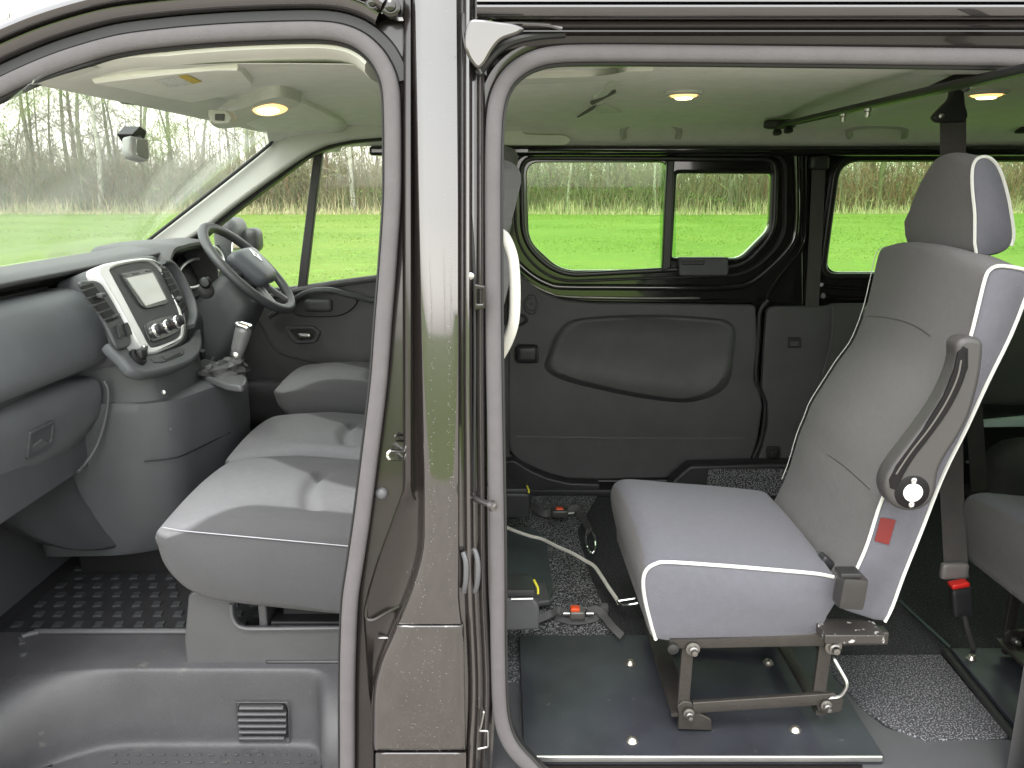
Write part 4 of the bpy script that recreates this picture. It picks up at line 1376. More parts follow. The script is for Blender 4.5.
# ------------------------------------------------------------------ gear lever on its console
gp_ = Fr((-.88, 2.36, 1.094), (1, 0, .0), (0, 1, 0))
c0 = UZ(222, 372, 1.10)
lev = panel('gear_lever', [[(p.x, p.y) for p in rnd([(*gp_.px(x, y), 0) for x, y in [(192, 369), (205, 362), (238, 372), (248, 383), (244, 391), (226, 389), (205, 380)]], .03, 5)]], gp_.shift(.014), .02, M('gaiter_base', (.10, .10, .105), rough=.4), van, bevel=.006)
bm = bmesh.new()
base = gp_.P(222, 377, .014)
top = UY(236, 357, base.y - .0)
rings = []
rg = random.Random(5)
for i, (t, r) in enumerate(((0, .072), (.10, .074), (.2, .058), (.3, .062), (.42, .046), (.52, .049), (.64, .034), (.74, .036), (.86, .024), (1, .020))):
    c = base.lerp(top, t ** 1.0)
    n = 40
    rings.append([c + V(((r * (1.0 if t else 1) * (1 + .10 * math.sin(5 * a + i * 1.3) + .05 * math.sin(9 * a + i))) * math.cos(a), (r * .8 * (1 + .10 * math.sin(4 * a + i))) * math.sin(a), .008 * math.sin(3 * a + i * 2) * (t > 0) * (t < .9)))
                  for a in [2 * PI * j / n for j in range(n)]])
bm_loft(bm, rings)
obj('lever_gaiter', bm, M('leatherette', (.050, .050, .052), rough=.45, var=.1, bump=.4, bs=400), lev)
kt = UY(243, 332, base.y)
bm = bmesh.new()
bm_cyl(bm, top - (kt - top) * .2, kt, .009)
bm_lathe(bm, top, (kt - top), [(.012, -.01), (.019, 0), (.020, .012), (.014, .022)])
obj('lever_shaft', bm, STEEL, lev)
ax = (kt - top).normalized()
softbox('lever_knob', kt - ax * .025, (.020, .022, .048), .018, M('knob_grey', (.13, .13, .135), rough=.3, coat=.4), lev, rot=ax.to_track_quat('Z', 'Y').to_matrix(), div=8, deform=lambda p: V((p.x * (1 + 3.5 * p.z), p.y * (1 + 3.0 * p.z), p.z)))
softbox('knob_cap', kt + ax * .022 + V((-.002, -.006, 0)), (.020, .022, .008), .007, CHROME, lev, rot=ax.to_track_quat('Z', 'Y').to_matrix(), div=6)

# ------------------------------------------------------------------ cab floor, step, mat
FZ = .55
box('cab_floor', (-.78, 2.48, FZ - .02), (1.25, 1.36, .04), DASH_D, van)
# flange beside the mat and the entry step
STEP = M('step_plastic', (.056, .055, .059), rough=.42, var=.16, vs=7, speck=(23, .66, (.085, .082, .078)), bump=.6, bs=600, rvar=.06)


def stepx(px, py, z):
    return UZ(px, py, z)


YR = 1.70
lip = UY(0, 670, YR).z
zt = .357
bm = bmesh.new()
# rows from the flange over the lip down the riser to the tread; the left end of the well sweeps outwards
cols = []
xs_px = [-70, -20, 0, 8, 18, 28, 38, 46, 60, 100, 150, 200, 250, 300, 318, 326, 332, 336, 345, 360]
for x in xs_px:
    X = UY(x, 700, YR).x
    # how far the well is open at this x (0 = filled, 1 = open)
    k = max(0.0, min(1.0, (x - 8) / 90.0)) if x < 100 else (1.0 if x < 318 else max(0.0, 1 - (x - 318) / 22.0))
    k = k * k * (3 - 2 * k)
    ro = .17 * (1 - k)                      # riser pushed outwards where the well closes
    col_ = []
    zl = lip + .002
    prof = [(1.86, zl + .004), (1.80, zl + .004), (1.73, zl + .003), (YR + .012, zl), (YR + .004 - ro * .2, zl), (YR - ro * .3, zl - .004), (YR - .001 - ro * .6, zl - .014), (YR - .003 - ro * .9, zl - .05), (YR - .005 - ro, (zl + zt) / 2),
            (YR - .008 - ro, zt + .03), (YR - .010 - ro, zt + .010), (YR - .016 - ro, zt + .002), (YR - .03 - ro * .8, zt), (1.62, zt), (1.56, zt), (1.48, zt - .004), (1.455, zt - .012), (1.445, zt - .03)]
    for y, z in prof:
        col_.append(V((X, max(y, 1.44), z)))
    cols.append(col_)
bm_loft(bm, cols, closed=False)
obj('entry_step', bm, STEP, van, sub=1, angle=80)
sgp = FY(1.690)
g = bmesh.new()
y0, y1 = 706, 737
for i in range(6):
    y = 706.5 + i * 6.0
    l, r = (240.5 if i in (0,) else 238.5 + i * .4), 285 + (2 if i < 5 else 0) - (3 if i == 0 else 0)
    bm_sweep(g, [sgp.P(l, y, .004), sgp.P(r, y, .004)], rrect(.006, .012, .002), (0, -1, 0))
obj('step_grille', g, PLASTIC_L, van)
panel('grille_recess', [pxl(sgp, [(238, 704), (284, 704), (288, 712), (289, 737), (243, 738), (238, 720)], .008)], sgp.shift(.003), .02, BLK, van, bevel=.002)
tube('grille_recess', rnd([sgp.P(236, 701.5, .004), sgp.P(289, 701.5, .004), sgp.P(290, 741, .004), sgp.P(240, 741, .004)], .004, 3), .0014, STEP, van, closed=True)
g = bmesh.new()
for row in range(4):
    for i in range(26):
        x0 = -.93 + i * .0285 + (.014 if row % 2 else 0)
        bm_box(g, (x0, 1.655 - row * .026, zt + .0015), (.013, .006, .003))
obj('tread_ribs', g, STEP, van, smooth=False, bevel=.0012)
tube('mat_lip', cr([V((UZ(8, 660, lip).x, 1.80, lip + .006)), V((UZ(12, 650, lip).x, 1.825, lip + .010)), V((UZ(34, 642, lip).x, 1.845, lip + .012)), V((UZ(60, 641, lip).x, 1.85, lip + .012)), V((-.42, 1.85, lip + .012))], False, 6), .007, PLASTIC_L, van)
lathe('floor_stud', UZ(23, 655, lip + .004), (0, 0, 1), [(.011, -.002), (.011, .004), (.007, .007), (0, .008)], PLASTIC, van, n=14)
# ribbed rubber mat with raised lozenges: a thing that lifts out
mat_o = V((-.9, 2.1, FZ + .002))
bm = bmesh.new()
bm_box(bm, (-.90, 2.235, FZ + .006), (.94, .76, .008))
for i in range(150):
    y = 1.862 + i * .005
    bm_box(bm, (-.86, y, FZ + .0105), (.84, .0022, .0022))
for r_ in range(13):
    for c_ in range(17):
        x = -1.26 + c_ * .052 + (.026 if r_ % 2 else 0)
        y = 1.885 + r_ * .052
        if x < -.47:
            v = bmesh.ops.create_cube(bm, size=1, matrix=Matrix.Translation((x, y, FZ + .0125)) @ Matrix.Rotation(.12, 4, 'Z') @ Matrix.Diagonal((.024, .028, .006, 1)))
            for vv in v['verts']:
                if vv.co.z > FZ + .0125:
                    vv.co.x = x + (vv.co.x - x) * .8
                    vv.co.y = y + (vv.co.y - y) * .8
                for f in vv.link_faces:
                    f.material_index = 1
mt = obj('floor_mat', bm, [M('ribbed_mat', (.024, .024, .026), rough=.7, var=.15, spec=.2), M('mat_lozenge', (.040, .042, .044), rough=.8, var=.1, spec=.15)], origin=mat_o, smooth=False, recalc=False)
tag(mt, 'black ribbed rubber mat with raised grey lozenges on the cab floor below the glove box', 'floor mat')
# ------------------------------------------------------------------ front seats
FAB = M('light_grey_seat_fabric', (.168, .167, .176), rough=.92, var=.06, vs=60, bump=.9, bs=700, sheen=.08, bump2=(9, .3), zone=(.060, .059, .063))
FAB_M = M('mid_grey_bolster_fabric', (.125, .125, .129), rough=.92, var=.06, vs=60, bump=.6, bs=900, sheen=.15, bump2=(9, .15))
PLINTH = M('plinth_plastic', (.060, .060, .063), rough=.45, var=.06, vs=14, bump=.5, bs=700)


def nose(u):
    """side profile of a front cushion: u 0..1 along the outline"""
    return None


def cushion(name, x0, x1, y0, y1, zt, zb, parent, crown=.025, near_bolster=True, far_bolster=True, seam=True):
    """padded cushion: side outline lofted across, upper surface domed, bolsters of darker cloth"""
    nx, ny = 64, 48
    bm = bmesh.new()
    L, W = x1 - x0, y1 - y0
    out = []
    prof = [(1.0, 0.0), (.75, -.0), (.45, -.005), (.26, -.02), (.12, -.06), (.035, -.13), (-.005, -.24), (.0, -.36), (.015, -.55), (.05, -.72), (.11, -.87), (.22, -.96), (.5, -1.0), (.75, -1.0), (1.0, -.95)]
    pp = cr([(a, b, 0) for a, b in prof], False, 18)
    rings = []
    ss = lambda t: max(0, min(1, t)) ** 2 * (3 - 2 * max(0, min(1, t)))
    for j in range(ny + 1):
        v = j / ny
        e = min(v, 1 - v)
        ins = .028 * max(0, 1 - e / .06) ** 2
        ring = []
        for p in pp:
            x = x0 + p.x * L
            z = zt + p.y * (zt - zb)
            top = max(0, min(1, (p.y + .35) / .3))
            front = max(0.0, 1 - abs(p.x) / .3) * (p.y > -.9)
            z += top * crown * (1 - (2 * v - 1) ** 2) * (1 if p.y > -.3 else 0)
            # bolsters at both sides, and a scooped middle
            bol = math.exp(-((v - .10) / .09) ** 2) + math.exp(-((v - .90) / .09) ** 2)
            z += top * .014 * bol * max(0, min(1, (p.x - .12) / .25))
            if seam:
                cu = .50 + .16 * (abs(2 * v - 1)) ** 2.2
                z -= top * .018 * math.exp(-((p.x - cu) / .026) ** 2) * ss((v - .14) / .04) * ss((.70 - v) / .05)
            cx = x0 + L * .5
            zc = (zt + zb) / 2
            d = V((x - cx, z - zc))
            dn = d.normalized()
            ring.append(V((x - dn.x * ins, y0 + W * v, z - dn.y * ins - .09 * (x - x0 - .05))))
        rings.append(ring)
    vs = bm_loft(bm, rings, closed=True)
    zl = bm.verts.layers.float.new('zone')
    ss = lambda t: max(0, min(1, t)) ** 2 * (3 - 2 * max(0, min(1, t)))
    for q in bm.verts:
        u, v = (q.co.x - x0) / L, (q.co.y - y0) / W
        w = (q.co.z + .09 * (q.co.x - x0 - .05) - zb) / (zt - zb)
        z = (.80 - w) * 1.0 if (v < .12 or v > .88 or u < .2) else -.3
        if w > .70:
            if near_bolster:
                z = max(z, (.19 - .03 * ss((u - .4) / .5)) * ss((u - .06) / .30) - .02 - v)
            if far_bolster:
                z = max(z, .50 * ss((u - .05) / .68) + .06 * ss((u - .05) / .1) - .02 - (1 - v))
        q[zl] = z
    return obj(name, bm, [FAB], parent, angle=60)


def front_backrest(parent, xb, y0, y1, zt, hr=True):
    w = (y1 - y0) / 2
    yc = (y0 + y1) / 2
    rot = Matrix.Rotation(math.radians(14), 3, 'Y')
    softbox('backrest', (xb + .13, yc, zt + .27), (.055, w * .97, .33), .05, [FAB_M, FAB], parent, rot=rot, div=12, deform=lambda p: V((p.x - .02 * (abs(p.y) / w) ** 3, p.y * (1 - .12 * max(0, p.z) / .33), p.z)))
    if hr:
        softbox('head_restraint', (xb + .215, yc, zt + .69), (.045, .13, .085), .04, FAB_M, parent, rot=rot, div=8)


bench = thing('passenger_bench', 'light grey two-person front bench seat on its grey plinth behind the dashboard', 'seat', (-.5, 2.1, .55))
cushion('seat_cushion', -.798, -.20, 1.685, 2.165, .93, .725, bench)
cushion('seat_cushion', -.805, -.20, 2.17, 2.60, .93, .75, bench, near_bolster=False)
sx = [(-.775 + i * (.57) / 30) for i in range(31)]
tube('stitching', [V((x, 1.6825 + .010 * max(0, (-.73 - x) / .05), .914 - .10 * (x + .785))) for x in sx], .0011, M('stitch_white', (.35, .35, .38), rough=.8), bench, n=5)
front_backrest(bench, -.25, 1.70, 2.16, .93)
front_backrest(bench, -.25, 2.18, 2.60, .93)
pl = panel('seat_plinth', [pxl(FY(1.725), [(186, 665.5), (184, 640), (188, 596), (192, 592), (262, 590), (420, 590), (420, 664)], .006), [(p.x, p.y) for p in rnd([(*FY(1.725).px(x, y), 0) for x, y in [(232, 600), (410, 600), (410, 628), (236, 629)]], .03, 5)]], FY(1.725), .02, PLINTH, bench, bevel=.006)
box('plinth_wall', (-.585, 2.17, .665), (.02, .86, .22), PLINTH, bench)
box('plinth_tray', (-.30, 2.17, .64), (.54, .85, .02), BLK, bench)
box('plinth_shade', (-.30, 1.79, .665), (.50, .015, .20), BLK, bench)  # black sheet added behind the cutout in place of its shade
box('plinth_back', (-.05, 2.17, .66), (.02, .85, .22), BLK, bench)
tube('plinth_rim', cr([FY(1.72).P(x, y) for x, y in [(231, 604), (232, 616), (236, 624), (243, 628), (262, 629), (345, 628), (400, 628)]], False, 5), .0045, PLASTIC_L, bench)
box('seat_rail', (-.30, 1.735, .746), (.34, .02, .010), STEEL, bench)
box('plinth_foot', (-.33, 1.735, .556), (.50, .03, .012), PLASTIC_D, bench)

dseat = thing('driver_seat', 'grey single driver seat on the far side beside the driver door', 'seat', (-.5, 2.85, .55))
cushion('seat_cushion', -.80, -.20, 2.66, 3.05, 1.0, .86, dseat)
front_backrest(dseat, -.25, 2.66, 3.05, 1.0)
box('seat_plinth', (-.43, 2.85, .70), (.46, .36, .30), PLINTH, dseat, bevel=.02)

# ------------------------------------------------------------------ rear single seat (side outline taken in its own near plane)
F_FACE = M('cabin_seat_cloth', (.086, .082, .081), rough=.93, var=.05, vs=80, bump=.9, bs=650, sheen=.10, bump2=(7, .35))
F_SIDE = M('cabin_seat_side_cloth', (.094, .093, .110), rough=.88, var=.05, vs=60, bump=.8, bs=650, sheen=.10, bump2=(7, .35))
PIPE = M('white_piping', (.50, .50, .47), rough=.5, var=.02)
FRAME = M('hammered_brown_steel', (.050, .045, .041), rough=.42, metal=.55, var=.12, vs=30, bump=.4, bs=160)
LEVER = M('armrest_plastic', (.046, .043, .042), rough=.5, var=.05, bump=.3, bs=800)
YN, YF = 1.575, 2.085
SN = FY(YN)
CUP = [(655, 640), (650, 622), (645, 600), (643, 582), (646, 571), (654, 565), (668, 563.5), (720, 566), (770, 570), (815, 574), (833, 577), (838, 583), (838, 600), (828, 618), (820, 634), (800, 637), (740, 640), (700, 642)]
BKP = [(836, 606), (846, 590), (856, 572), (868, 545), (880, 508), (890, 485), (898, 466), (915, 440), (934, 412), (951, 390), (963, 365), (973, 337), (981, 306), (988, 279), (993, 270.5), (1002, 267), (1018, 268.5), (1030, 272), (1034, 280), (1029, 296), (1013, 336), (989, 384), (968, 429), (950, 464), (938, 491), (922, 532), (904, 576), (893, 606), (885, 622), (862, 617)]


def xz(pl, px):
    return [(p.x, p.z) for p in (pl.P(*q) for q in px)]


def smooth2(pts, n=3):
    return [(p.x, p.y) for p in cr([(*p, 0) for p in pts], True, n)]


def build_cabin_seat(label, group):
    t = thing('cabin_seat', label, 'seat', (.5, 1.8, .475), group)
    cu = smooth2(xz(SN, CUP))
    zc = max(p[1] for p in cu)
    st = []
    W = YF - YN
    for v in (0, .004, .010, .018, .03, .06, .11, .17, .24, .32, .41, .5, .59, .68, .76, .83, .88, .92, .95, .97, .985, .995, 1):
        e = min(v, 1 - v)
        ins = .006 * max(0, 1 - e / .018) ** 2 if v < .5 else .018 * max(0, 1 - e / .05) ** 2
        st.append((YN + W * v, ins, 0))
    xf = min(p[0] for p in cu)

    def mapc(a, b, w):
        v = (w - YN) / W
        top = max(0, min(1, (b - zc + .06) / .05))
        dome = .018 * (1 - (2 * v - 1) ** 2)
        # front edge tapers a little across the width, cushion rises slightly to the rear
        return V((a - .012 * v * (a < xf + .2), w, b + top * dome + .012 * math.exp(-((a - xf - .05) / .06) ** 2) * top * (1 - (2 * v - 1) ** 4)))
    c = outline_loft('seat_cushion', cu, st, [F_FACE, F_SIDE], t, map3=mapc, angle=70)
    for p in c.data.polygons:
        if p.center.y < YN + .006 or p.center.y > YF - .006 or p.center.z > zc - .035 or True:
            p.material_index = 1 if (abs(p.normal.y) > .6 or abs(p.normal.z) > .5) else 0
    # piping round the near and far edges of the cushion
    pp = cr([(*q, 0) for q in xz(SN, [(656, 641), (651, 624), (645.5, 602), (643.5, 583), (646.5, 572), (655, 566), (668, 564), (720, 567), (770, 571), (815, 575), (834, 578.5)])], False, 5)
    tube('piping', [mapc(p.x, p.y, YN + .004) + V((0, -.002, .002)) for p in pp], .0042, PIPE, c, n=6)
    # backrest
    bk = smooth2(xz(SN, BKP), 2)
    a0, a1 = SN.P(846, 600), SN.P(993, 272)
    up = (a1 - a0).normalized()
    fr = V((-up.z, 0, up.x))
    mid = sum((V((p[0], 0, p[1])) for p in bk), V()) / len(bk)

    def mapb(a, b, w):
        v = (w - YN) / W
        p = V((a, w, b))
        f = (V((a, 0, b)) - mid).dot(fr)
        h = (V((a, 0, b)) - a0).dot(up) / .72
        dome = (1 - (2 * v - 1) ** 2)
        p += fr * (.020 * dome * (1 if f > 0 else -.3)) * max(0, min(1, f / .02 if f > 0 else 1))
        # lumbar crease
        hc = .33 + .0 * v
        p -= fr * .004 * math.exp(-((h - hc) / .012) ** 2) * (f > 0) * max(0, min(1, (v - .25) / .1)) * max(0, min(1, (.8 - v) / .1))
        if h > .9:
            p.z += .018 * dome * (h - .9) / .1
        # narrower towards the top
        p.y = (YN + YF) / 2 + (w - (YN + YF) / 2) * (1 - .03 * max(0, h))
        p.y += .012 * max(0, h) * 0
        return p
    b = outline_loft('backrest', bk, [(w, i * 1.0, d) for w, i, d in st], [F_FACE, F_SIDE], t, map3=mapb, angle=70)
    for p in b.data.polygons:
        p.material_index = 1 if abs(p.normal.y) > .6 and p.center.y < 1.7 else 0
    fp = cr([(*q, 0) for q in xz(SN, BKP[1:19])], False, 3)
    tube('piping', [mapb(p.x, p.y, YN + .004) + V((0, -.003, 0)) for p in fp], .0038, PIPE, b, n=6)
    rp = cr([(*q, 0) for q in xz(SN, BKP[18:29])], False, 3)
    tube('piping', [mapb(p.x, p.y, YN + .004) + V((0, -.003, 0)) for p in rp], .0038, PIPE, b, n=6)
    tube('piping', [mapb(p.x, p.y, YF - .004) + V((0, .003, 0)) for p in fp[4:]], .0011, PIPE, b, n=6)
    for seam_px in ([(868, 316), (882, 317), (897, 319.5), (911, 324), (922, 330), (930, 336)], [(828, 455), (840, 463), (852, 473), (862, 482), (870, 490)]):
        pts_ = [hit_px(b, *q) for q in seam_px]
        tube('seam', cr([q[0] + q[1] * .0004 for q in pts_ if q], False, 4), .0009, M('seam_dark', (.022, .022, .022)), b, n=5)
    # label on the near side
    lf = FY(YN - .0015)
    l = panel('warning_label', [pxl(lf, [(881, 517.5), (896, 520), (889, 545), (874.5, 541)], .002)], lf, .0016, M('label_red', (.12, .008, .008), rough=.5, speck=(260, .68, (.22, .06, .04))), b, bevel=.0004)
    # head restraint
    HN, HFa = 1.70, 1.985
    hp = FY(HN)
    hr = smooth2(xz(hp, [(977, 253), (975.5, 215), (973, 190), (973, 170), (977, 160), (985, 157), (993, 160), (1001, 172), (1008, 195), (1013, 222), (1014, 238), (1009, 249), (995, 255)]), 3)
    hst = []
    for v in (0, .008, .02, .035, .07, .13, .2, .3, .4, .5, .6, .7, .78, .84, .88, .92, .95, .975, .99, 1):
        e = min(v, 1 - v)
        hst.append((HN + (HFa - HN) * v, (.005 * max(0, 1 - e / .035) ** 2) if v < .5 else .034 * max(0, 1 - e / .16) ** 2, 0))
    hz0, hz1 = min(p[1] for p in hr), max(p[1] for p in hr)
    hx0 = min(p[0] for p in hr)

    def maph(a, b_, w):
        v = (w - HN) / (HFa - HN)
        k = (b_ - hz0) / (hz1 - hz0)
        dm = 1 - (2 * v - 1) ** 2
        y = w + (-.13 * max(0, k) ** 1.6 * max(0, v - .12)) + .085 * max(0, v - .05) * max(0, 1 - abs(k - .28) / .62)
        return V((a - .012 * dm * (a < hx0 + .04), y, b_ + .012 * dm * (k > .5) - (.008 * dm) * (k < .25)))
    h = outline_loft('head_restraint', hr, hst, [F_FACE, F_SIDE], t, map3=maph, angle=70)
    for p in h.data.polygons:
        p.material_index = 1 if abs(p.normal.y) > .6 and p.center.y < HN + .03 else 0
    hl = [(*q, 0) for q in hr]
    tube('piping', [maph(p.x if hasattr(p, 'x') else p[0], p.y if hasattr(p, 'y') else p[1], HN + .004) + V((0, -.003, 0)) for p in hl[:-6]], .0034, PIPE, h, n=6)
    # arm rests, folded up beside the backrest
    ao = [(957, 349), (959, 342), (966, 338), (976, 338), (983, 341), (984.5, 350), (982, 372), (977, 395), (970, 418), (958, 440), (946, 458), (939, 474), (937, 490), (931, 503), (921, 510), (908, 512), (896, 508), (888, 500), (885, 490), (886, 480), (892, 468), (903, 453), (920, 431), (937, 407), (950, 382), (957, 360)]
    for Y, near in ((1.515, True), (2.10, False)):
        af = FY(Y)
        base_f = FY(1.515)
        sh_ = 0.0 if near else .085
        o2 = smooth2([(base_f.px(*q)[0] + sh_, base_f.px(*q)[1] - sh_ * .3) for q in ao], 2)
        arm = panel('armrest', [o2], af, .048, LEVER, t, bevel=.010)
        i2 = [base_f.px(*q) for q in [(961, 360), (957, 378), (946, 402), (930, 427), (912, 450), (901, 466), (896, 474)]]
        g1 = cr([af.w(u + sh_, v - sh_ * .3, -.001) for u, v in i2], False, 5)
        tube('armrest_groove', g1, .0030, M('groove_light', (.085, .08, .075), rough=.45), arm, n=6)
        i2 = [base_f.px(*q) for q in [(966, 352), (966, 368), (959, 389), (946, 413), (928, 438), (912, 459), (900, 480), (897, 492), (903, 503), (912, 507)]]
        g1 = cr([af.w(u + sh_, v - sh_ * .3, -.000) for u, v in i2], False, 5)
        tube('armrest_groove', g1, .0022, M('groove_dark', (.006, .006, .006), rough=.5, spec=.2), arm, n=6)
        ins_ = [base_f.px(*q) for q in [(958, 353), (963, 346), (968, 349), (968, 368), (959, 391), (945, 415), (927, 440), (910, 462), (900, 480), (896, 490), (890, 488), (889, 480), (896, 466), (923, 430), (944, 396), (955, 368)]]
        panel('armrest_inlay', [[(u + sh_, v - sh_ * .3) for u, v in ins_]], af.shift(.0012), .006, M('inlay_dark', (.007, .006, .007), rough=.5, spec=.2), arm, bevel=.001)
        cpx = base_f.px(912, 492)
        if near:
            lathe('pivot_disc', af.w(*cpx, -.002), af.n, [(.034, 0), (.034, .003), (.031, .0045), (0, .0045)], M('inlay_dark', (.022, .020, .021)), arm, n=28)
            lathe('pivot_cap', af.w(*cpx, .002), af.n, [(.0185, 0), (.0185, .004), (.016, .006), (0, .0065)], M('white_cap', (.9, .9, .9), rough=.4), arm, n=24)
            for q in ((913, 480), (910.5, 504)):
                lathe('pivot_screw', af.w(*base_f.px(*q), .002), af.n, [(.006, 0), (.006, .003), (.004, .004), (.002, .001), (0, .001)], STEEL, arm, n=12)
    # buckle block beside the joint of seat and back
    kf = FY(1.50)
    softbox('buckle_box', kf.P(855, 596, -.025), (.026, .022, .034), .006, M('buckle_box_black', (.026, .024, .023), rough=.4), t, div=5, rot=Matrix.Rotation(math.radians(4), 3, 'Y'))
    softbox('buckle_slot', kf.P(853, 578, -.025), (.022, .018, .006), .004, RUBBER, t, div=5)
    # tilted hinge plates between cushion and back
    for q in ((783, 512), (826, 561)):
        p = UY(q[0], q[1], 2.02 if q[0] < 800 else 1.66)
        softbox('hinge_cover', p, (.018, .016, .010), .006, PLASTIC_D, t, div=5, rot=Matrix.Rotation(.7, 3, 'Y'))
    # steel underframe
    for Y in (1.59, 1.985):
        f = FY(Y)
        b0 = FY(1.59)
        dY = V((0, Y - 1.59, 0))
        rail_m = bmesh.new()
        a, bb = b0.P(668, 643) + dY, b0.P(886, 627) + dY
        a, bb = V((a.x, Y, .697)), V((bb.x, Y, .707))
        bm_sweep(rail_m, [a, bb], rrect(.030, .030, .003), (0, 1, 0))
        obj('frame_rail', rail_m, FRAME, t)
        for (x1, y1), (x2, y2), w in (((688, 640), (683, 704), .026), ((826, 638), (819, 690), .028)):
            lg = bmesh.new()
            p, q = b0.P(x1, y1) + dY, b0.P(x2, y2) + dY
            bm_sweep(lg, [p, q], rrect(w, .012, .002), (0, 1, 0))
            obj('frame_leg', lg, FRAME, t)
        lr = bmesh.new()
        bm_sweep(lr, [b0.P(692, 704.5) + dY + V((0, -.008, 0)), b0.P(828, 695.5) + dY + V((0, -.008, 0))], rrect(.027, .012, .002), (0, 1, 0))
        obj('lower_link', lr, FRAME, t)
        ft = [(677, 726), (678, 712), (676, 703), (682, 698), (690, 699), (700, 711), (710, 716), (711, 727)]
        fo = panel('floor_hook', [pxl(b0, ft, .004)], FY(Y - .012), .014, FRAME, t, bevel=.002)
        ft = [(814, 693), (832, 690), (842, 696), (840, 708), (828, 711), (816, 708)]
        panel('floor_hook', [pxl(b0, ft, .005)], FY(Y - .012), .014, FRAME, t, bevel=.002)
        for x, y, r in ((691, 644, .010), (830, 642, .012), (687, 708, .008), (823, 700, .008)):
            bt_ = lathe('frame_bolt', b0.P(x, y) + dY + V((0, -.018, 0)), (0, -1, 0), [(r * 1.5, 0), (r * 1.5, .003), (r, .004), (r, .012), (r * .7, .014), (r * .6, .022), (0, .023)], M('bolt_dark', (.22, .21, .20), rough=.35, metal=.9), t, n=14)
        lathe('frame_bolt', b0.P(671, 643) + dY + V((0, -.02, 0)), (0, -1, 0), [(.012, 0), (.012, .006), (.006, .008), (0, .009)], RUBBER, t, n=14)
        lathe('foot_pad', UZ(823, 710, .478) + V((0, Y - 1.575, 0)), (0, 0, 1), [(.016, 0), (.016, .004), (.010, .008), (.008, .02), (0, .021)], STEEL, t, n=16)
    bm = bmesh.new()
    p0, p1 = FY(1.59).P(680, 715), FY(1.985).P(652, 648)
    x0 = FY(1.59).P(681, 715).x
    bm_sweep(bm, [V((x0, 1.585, .515)), V((x0, 1.99, .515))], rrect(.045, .010, .002), (0, 0, 1))
    obj('cross_bar', bm, FRAME, t)
    bm = bmesh.new()
    bm_sweep(bm, [V((x0, 1.585, .69)), V((x0, 1.99, .69))], rrect(.03, .02, .002), (0, 0, 1))
    obj('cross_bar', bm, FRAME, t)
    bm = bmesh.new()
    x1 = FY(1.59).P(822, 700).x
    bm_sweep(bm, [V((x1, 1.585, .52)), V((x1, 1.99, .52))], rrect(.026, .012, .002), (0, 0, 1))
    obj('cross_bar', bm, FRAME, t)
    bm = bmesh.new()
    y_ = 1.60
    pts = [UY(829, 650, 1.62), UY(833, 657, 1.60), UY(846.5, 681, 1.575), UY(847, 687, 1.572), UY(841, 697, 1.575), UY(828, 698, 1.58)]
    bm_tube(bm, rnd(pts, .012, 4, False), .004, 8)
    obj('release_bar', bm, STEEL, t)
    # worn steel bracket that carries the buckle
    bm = bmesh.new()
    p = UY(852, 618, 1.55)
    bm_box(bm, (p.x, 1.56, .735), (.125, .07, .020))
    obj('buckle_bracket', bm, M('worn_steel', (.055, .05, .046), rough=.45, metal=.5, speck=(60, .62, (.5, .5, .48))), t, bevel=.002)
    return t


seat1 = build_cabin_seat('grey cabin seat with white piping and a red side label in the open side doorway', 'single cabin seats')
seat2 = copy_tree(seat1)
seat2['label'] = 'cabin seat in shadow behind the first one, only its dark cushion showing'
seat2.location = (.5 + .89, 1.8 - .10, .475)
# ------------------------------------------------------------------ rear floor
CARPET = M('loop_carpet_light', (.030, .030, .033), rough=1.0, var=.1, vs=14, bump=1.0, bs=420, speck=(260, .53, (.20, .20, .215)))
CARPET_M = M('loop_carpet_mid', (.022, .022, .024), rough=1.0, var=.1, vs=14, bump=1.0, bs=420, speck=(260, .52, (.30, .30, .32)))
CARPET_D = M('loop_carpet_dark', (.016, .016, .018), rough=1.0, var=.1, vs=14, bump=1.0, bs=420, speck=(300, .58, (.11, .11, .125)))
PLATE = M('phenolic_floor_plate', (.028, .030, .036), rough=.36, spec=.3, var=.25, vs=7, rvar=.10, speck=(55, .68, (.060, .060, .058)))
SILLM = M('sill_rubber', (.062, .062, .066), rough=.5, var=.06, vs=20, bump=.4, bs=500)
RZ = .45
fl = [(-.35, 1.56), (2.95, 1.56), (2.95, 3.14), (-.35, 3.14)]
FF = Fr((0, 0, RZ), (1, 0, 0), (0, 1, 0))
panel('cabin_floor', [fl], FF, .03, CARPET_D, van)


def zpx(pts, z, r=0.0):
    f = Fr((0, 0, z), (1, 0, 0), (0, 1, 0))
    return f, pxl(f, pts, r)


def slab(name, pts, z, th, mat, r=.01, parent=van, bevel=.003):
    f, o = zpx(pts, z, r)
    return panel(name, [o], f, th, mat, parent, bevel=bevel)


slab('carpet_strip', [(470, 488), (596, 487), (600, 490), (577, 530), (590, 575), (606, 612), (624, 642), (470, 642)], RZ + .006, .006, CARPET_M, .02)
slab('carpet_strip', [(800, 655), (941, 654), (1010, 737), (925, 740), (890, 726), (862, 708), (842, 684), (826, 668)], RZ + .008, .008, CARPET, .01)
slab('carpet_strip', [(480, 634), (521.5, 634), (523, 681), (480, 681)], RZ + .010, .008, CARPET, .004)
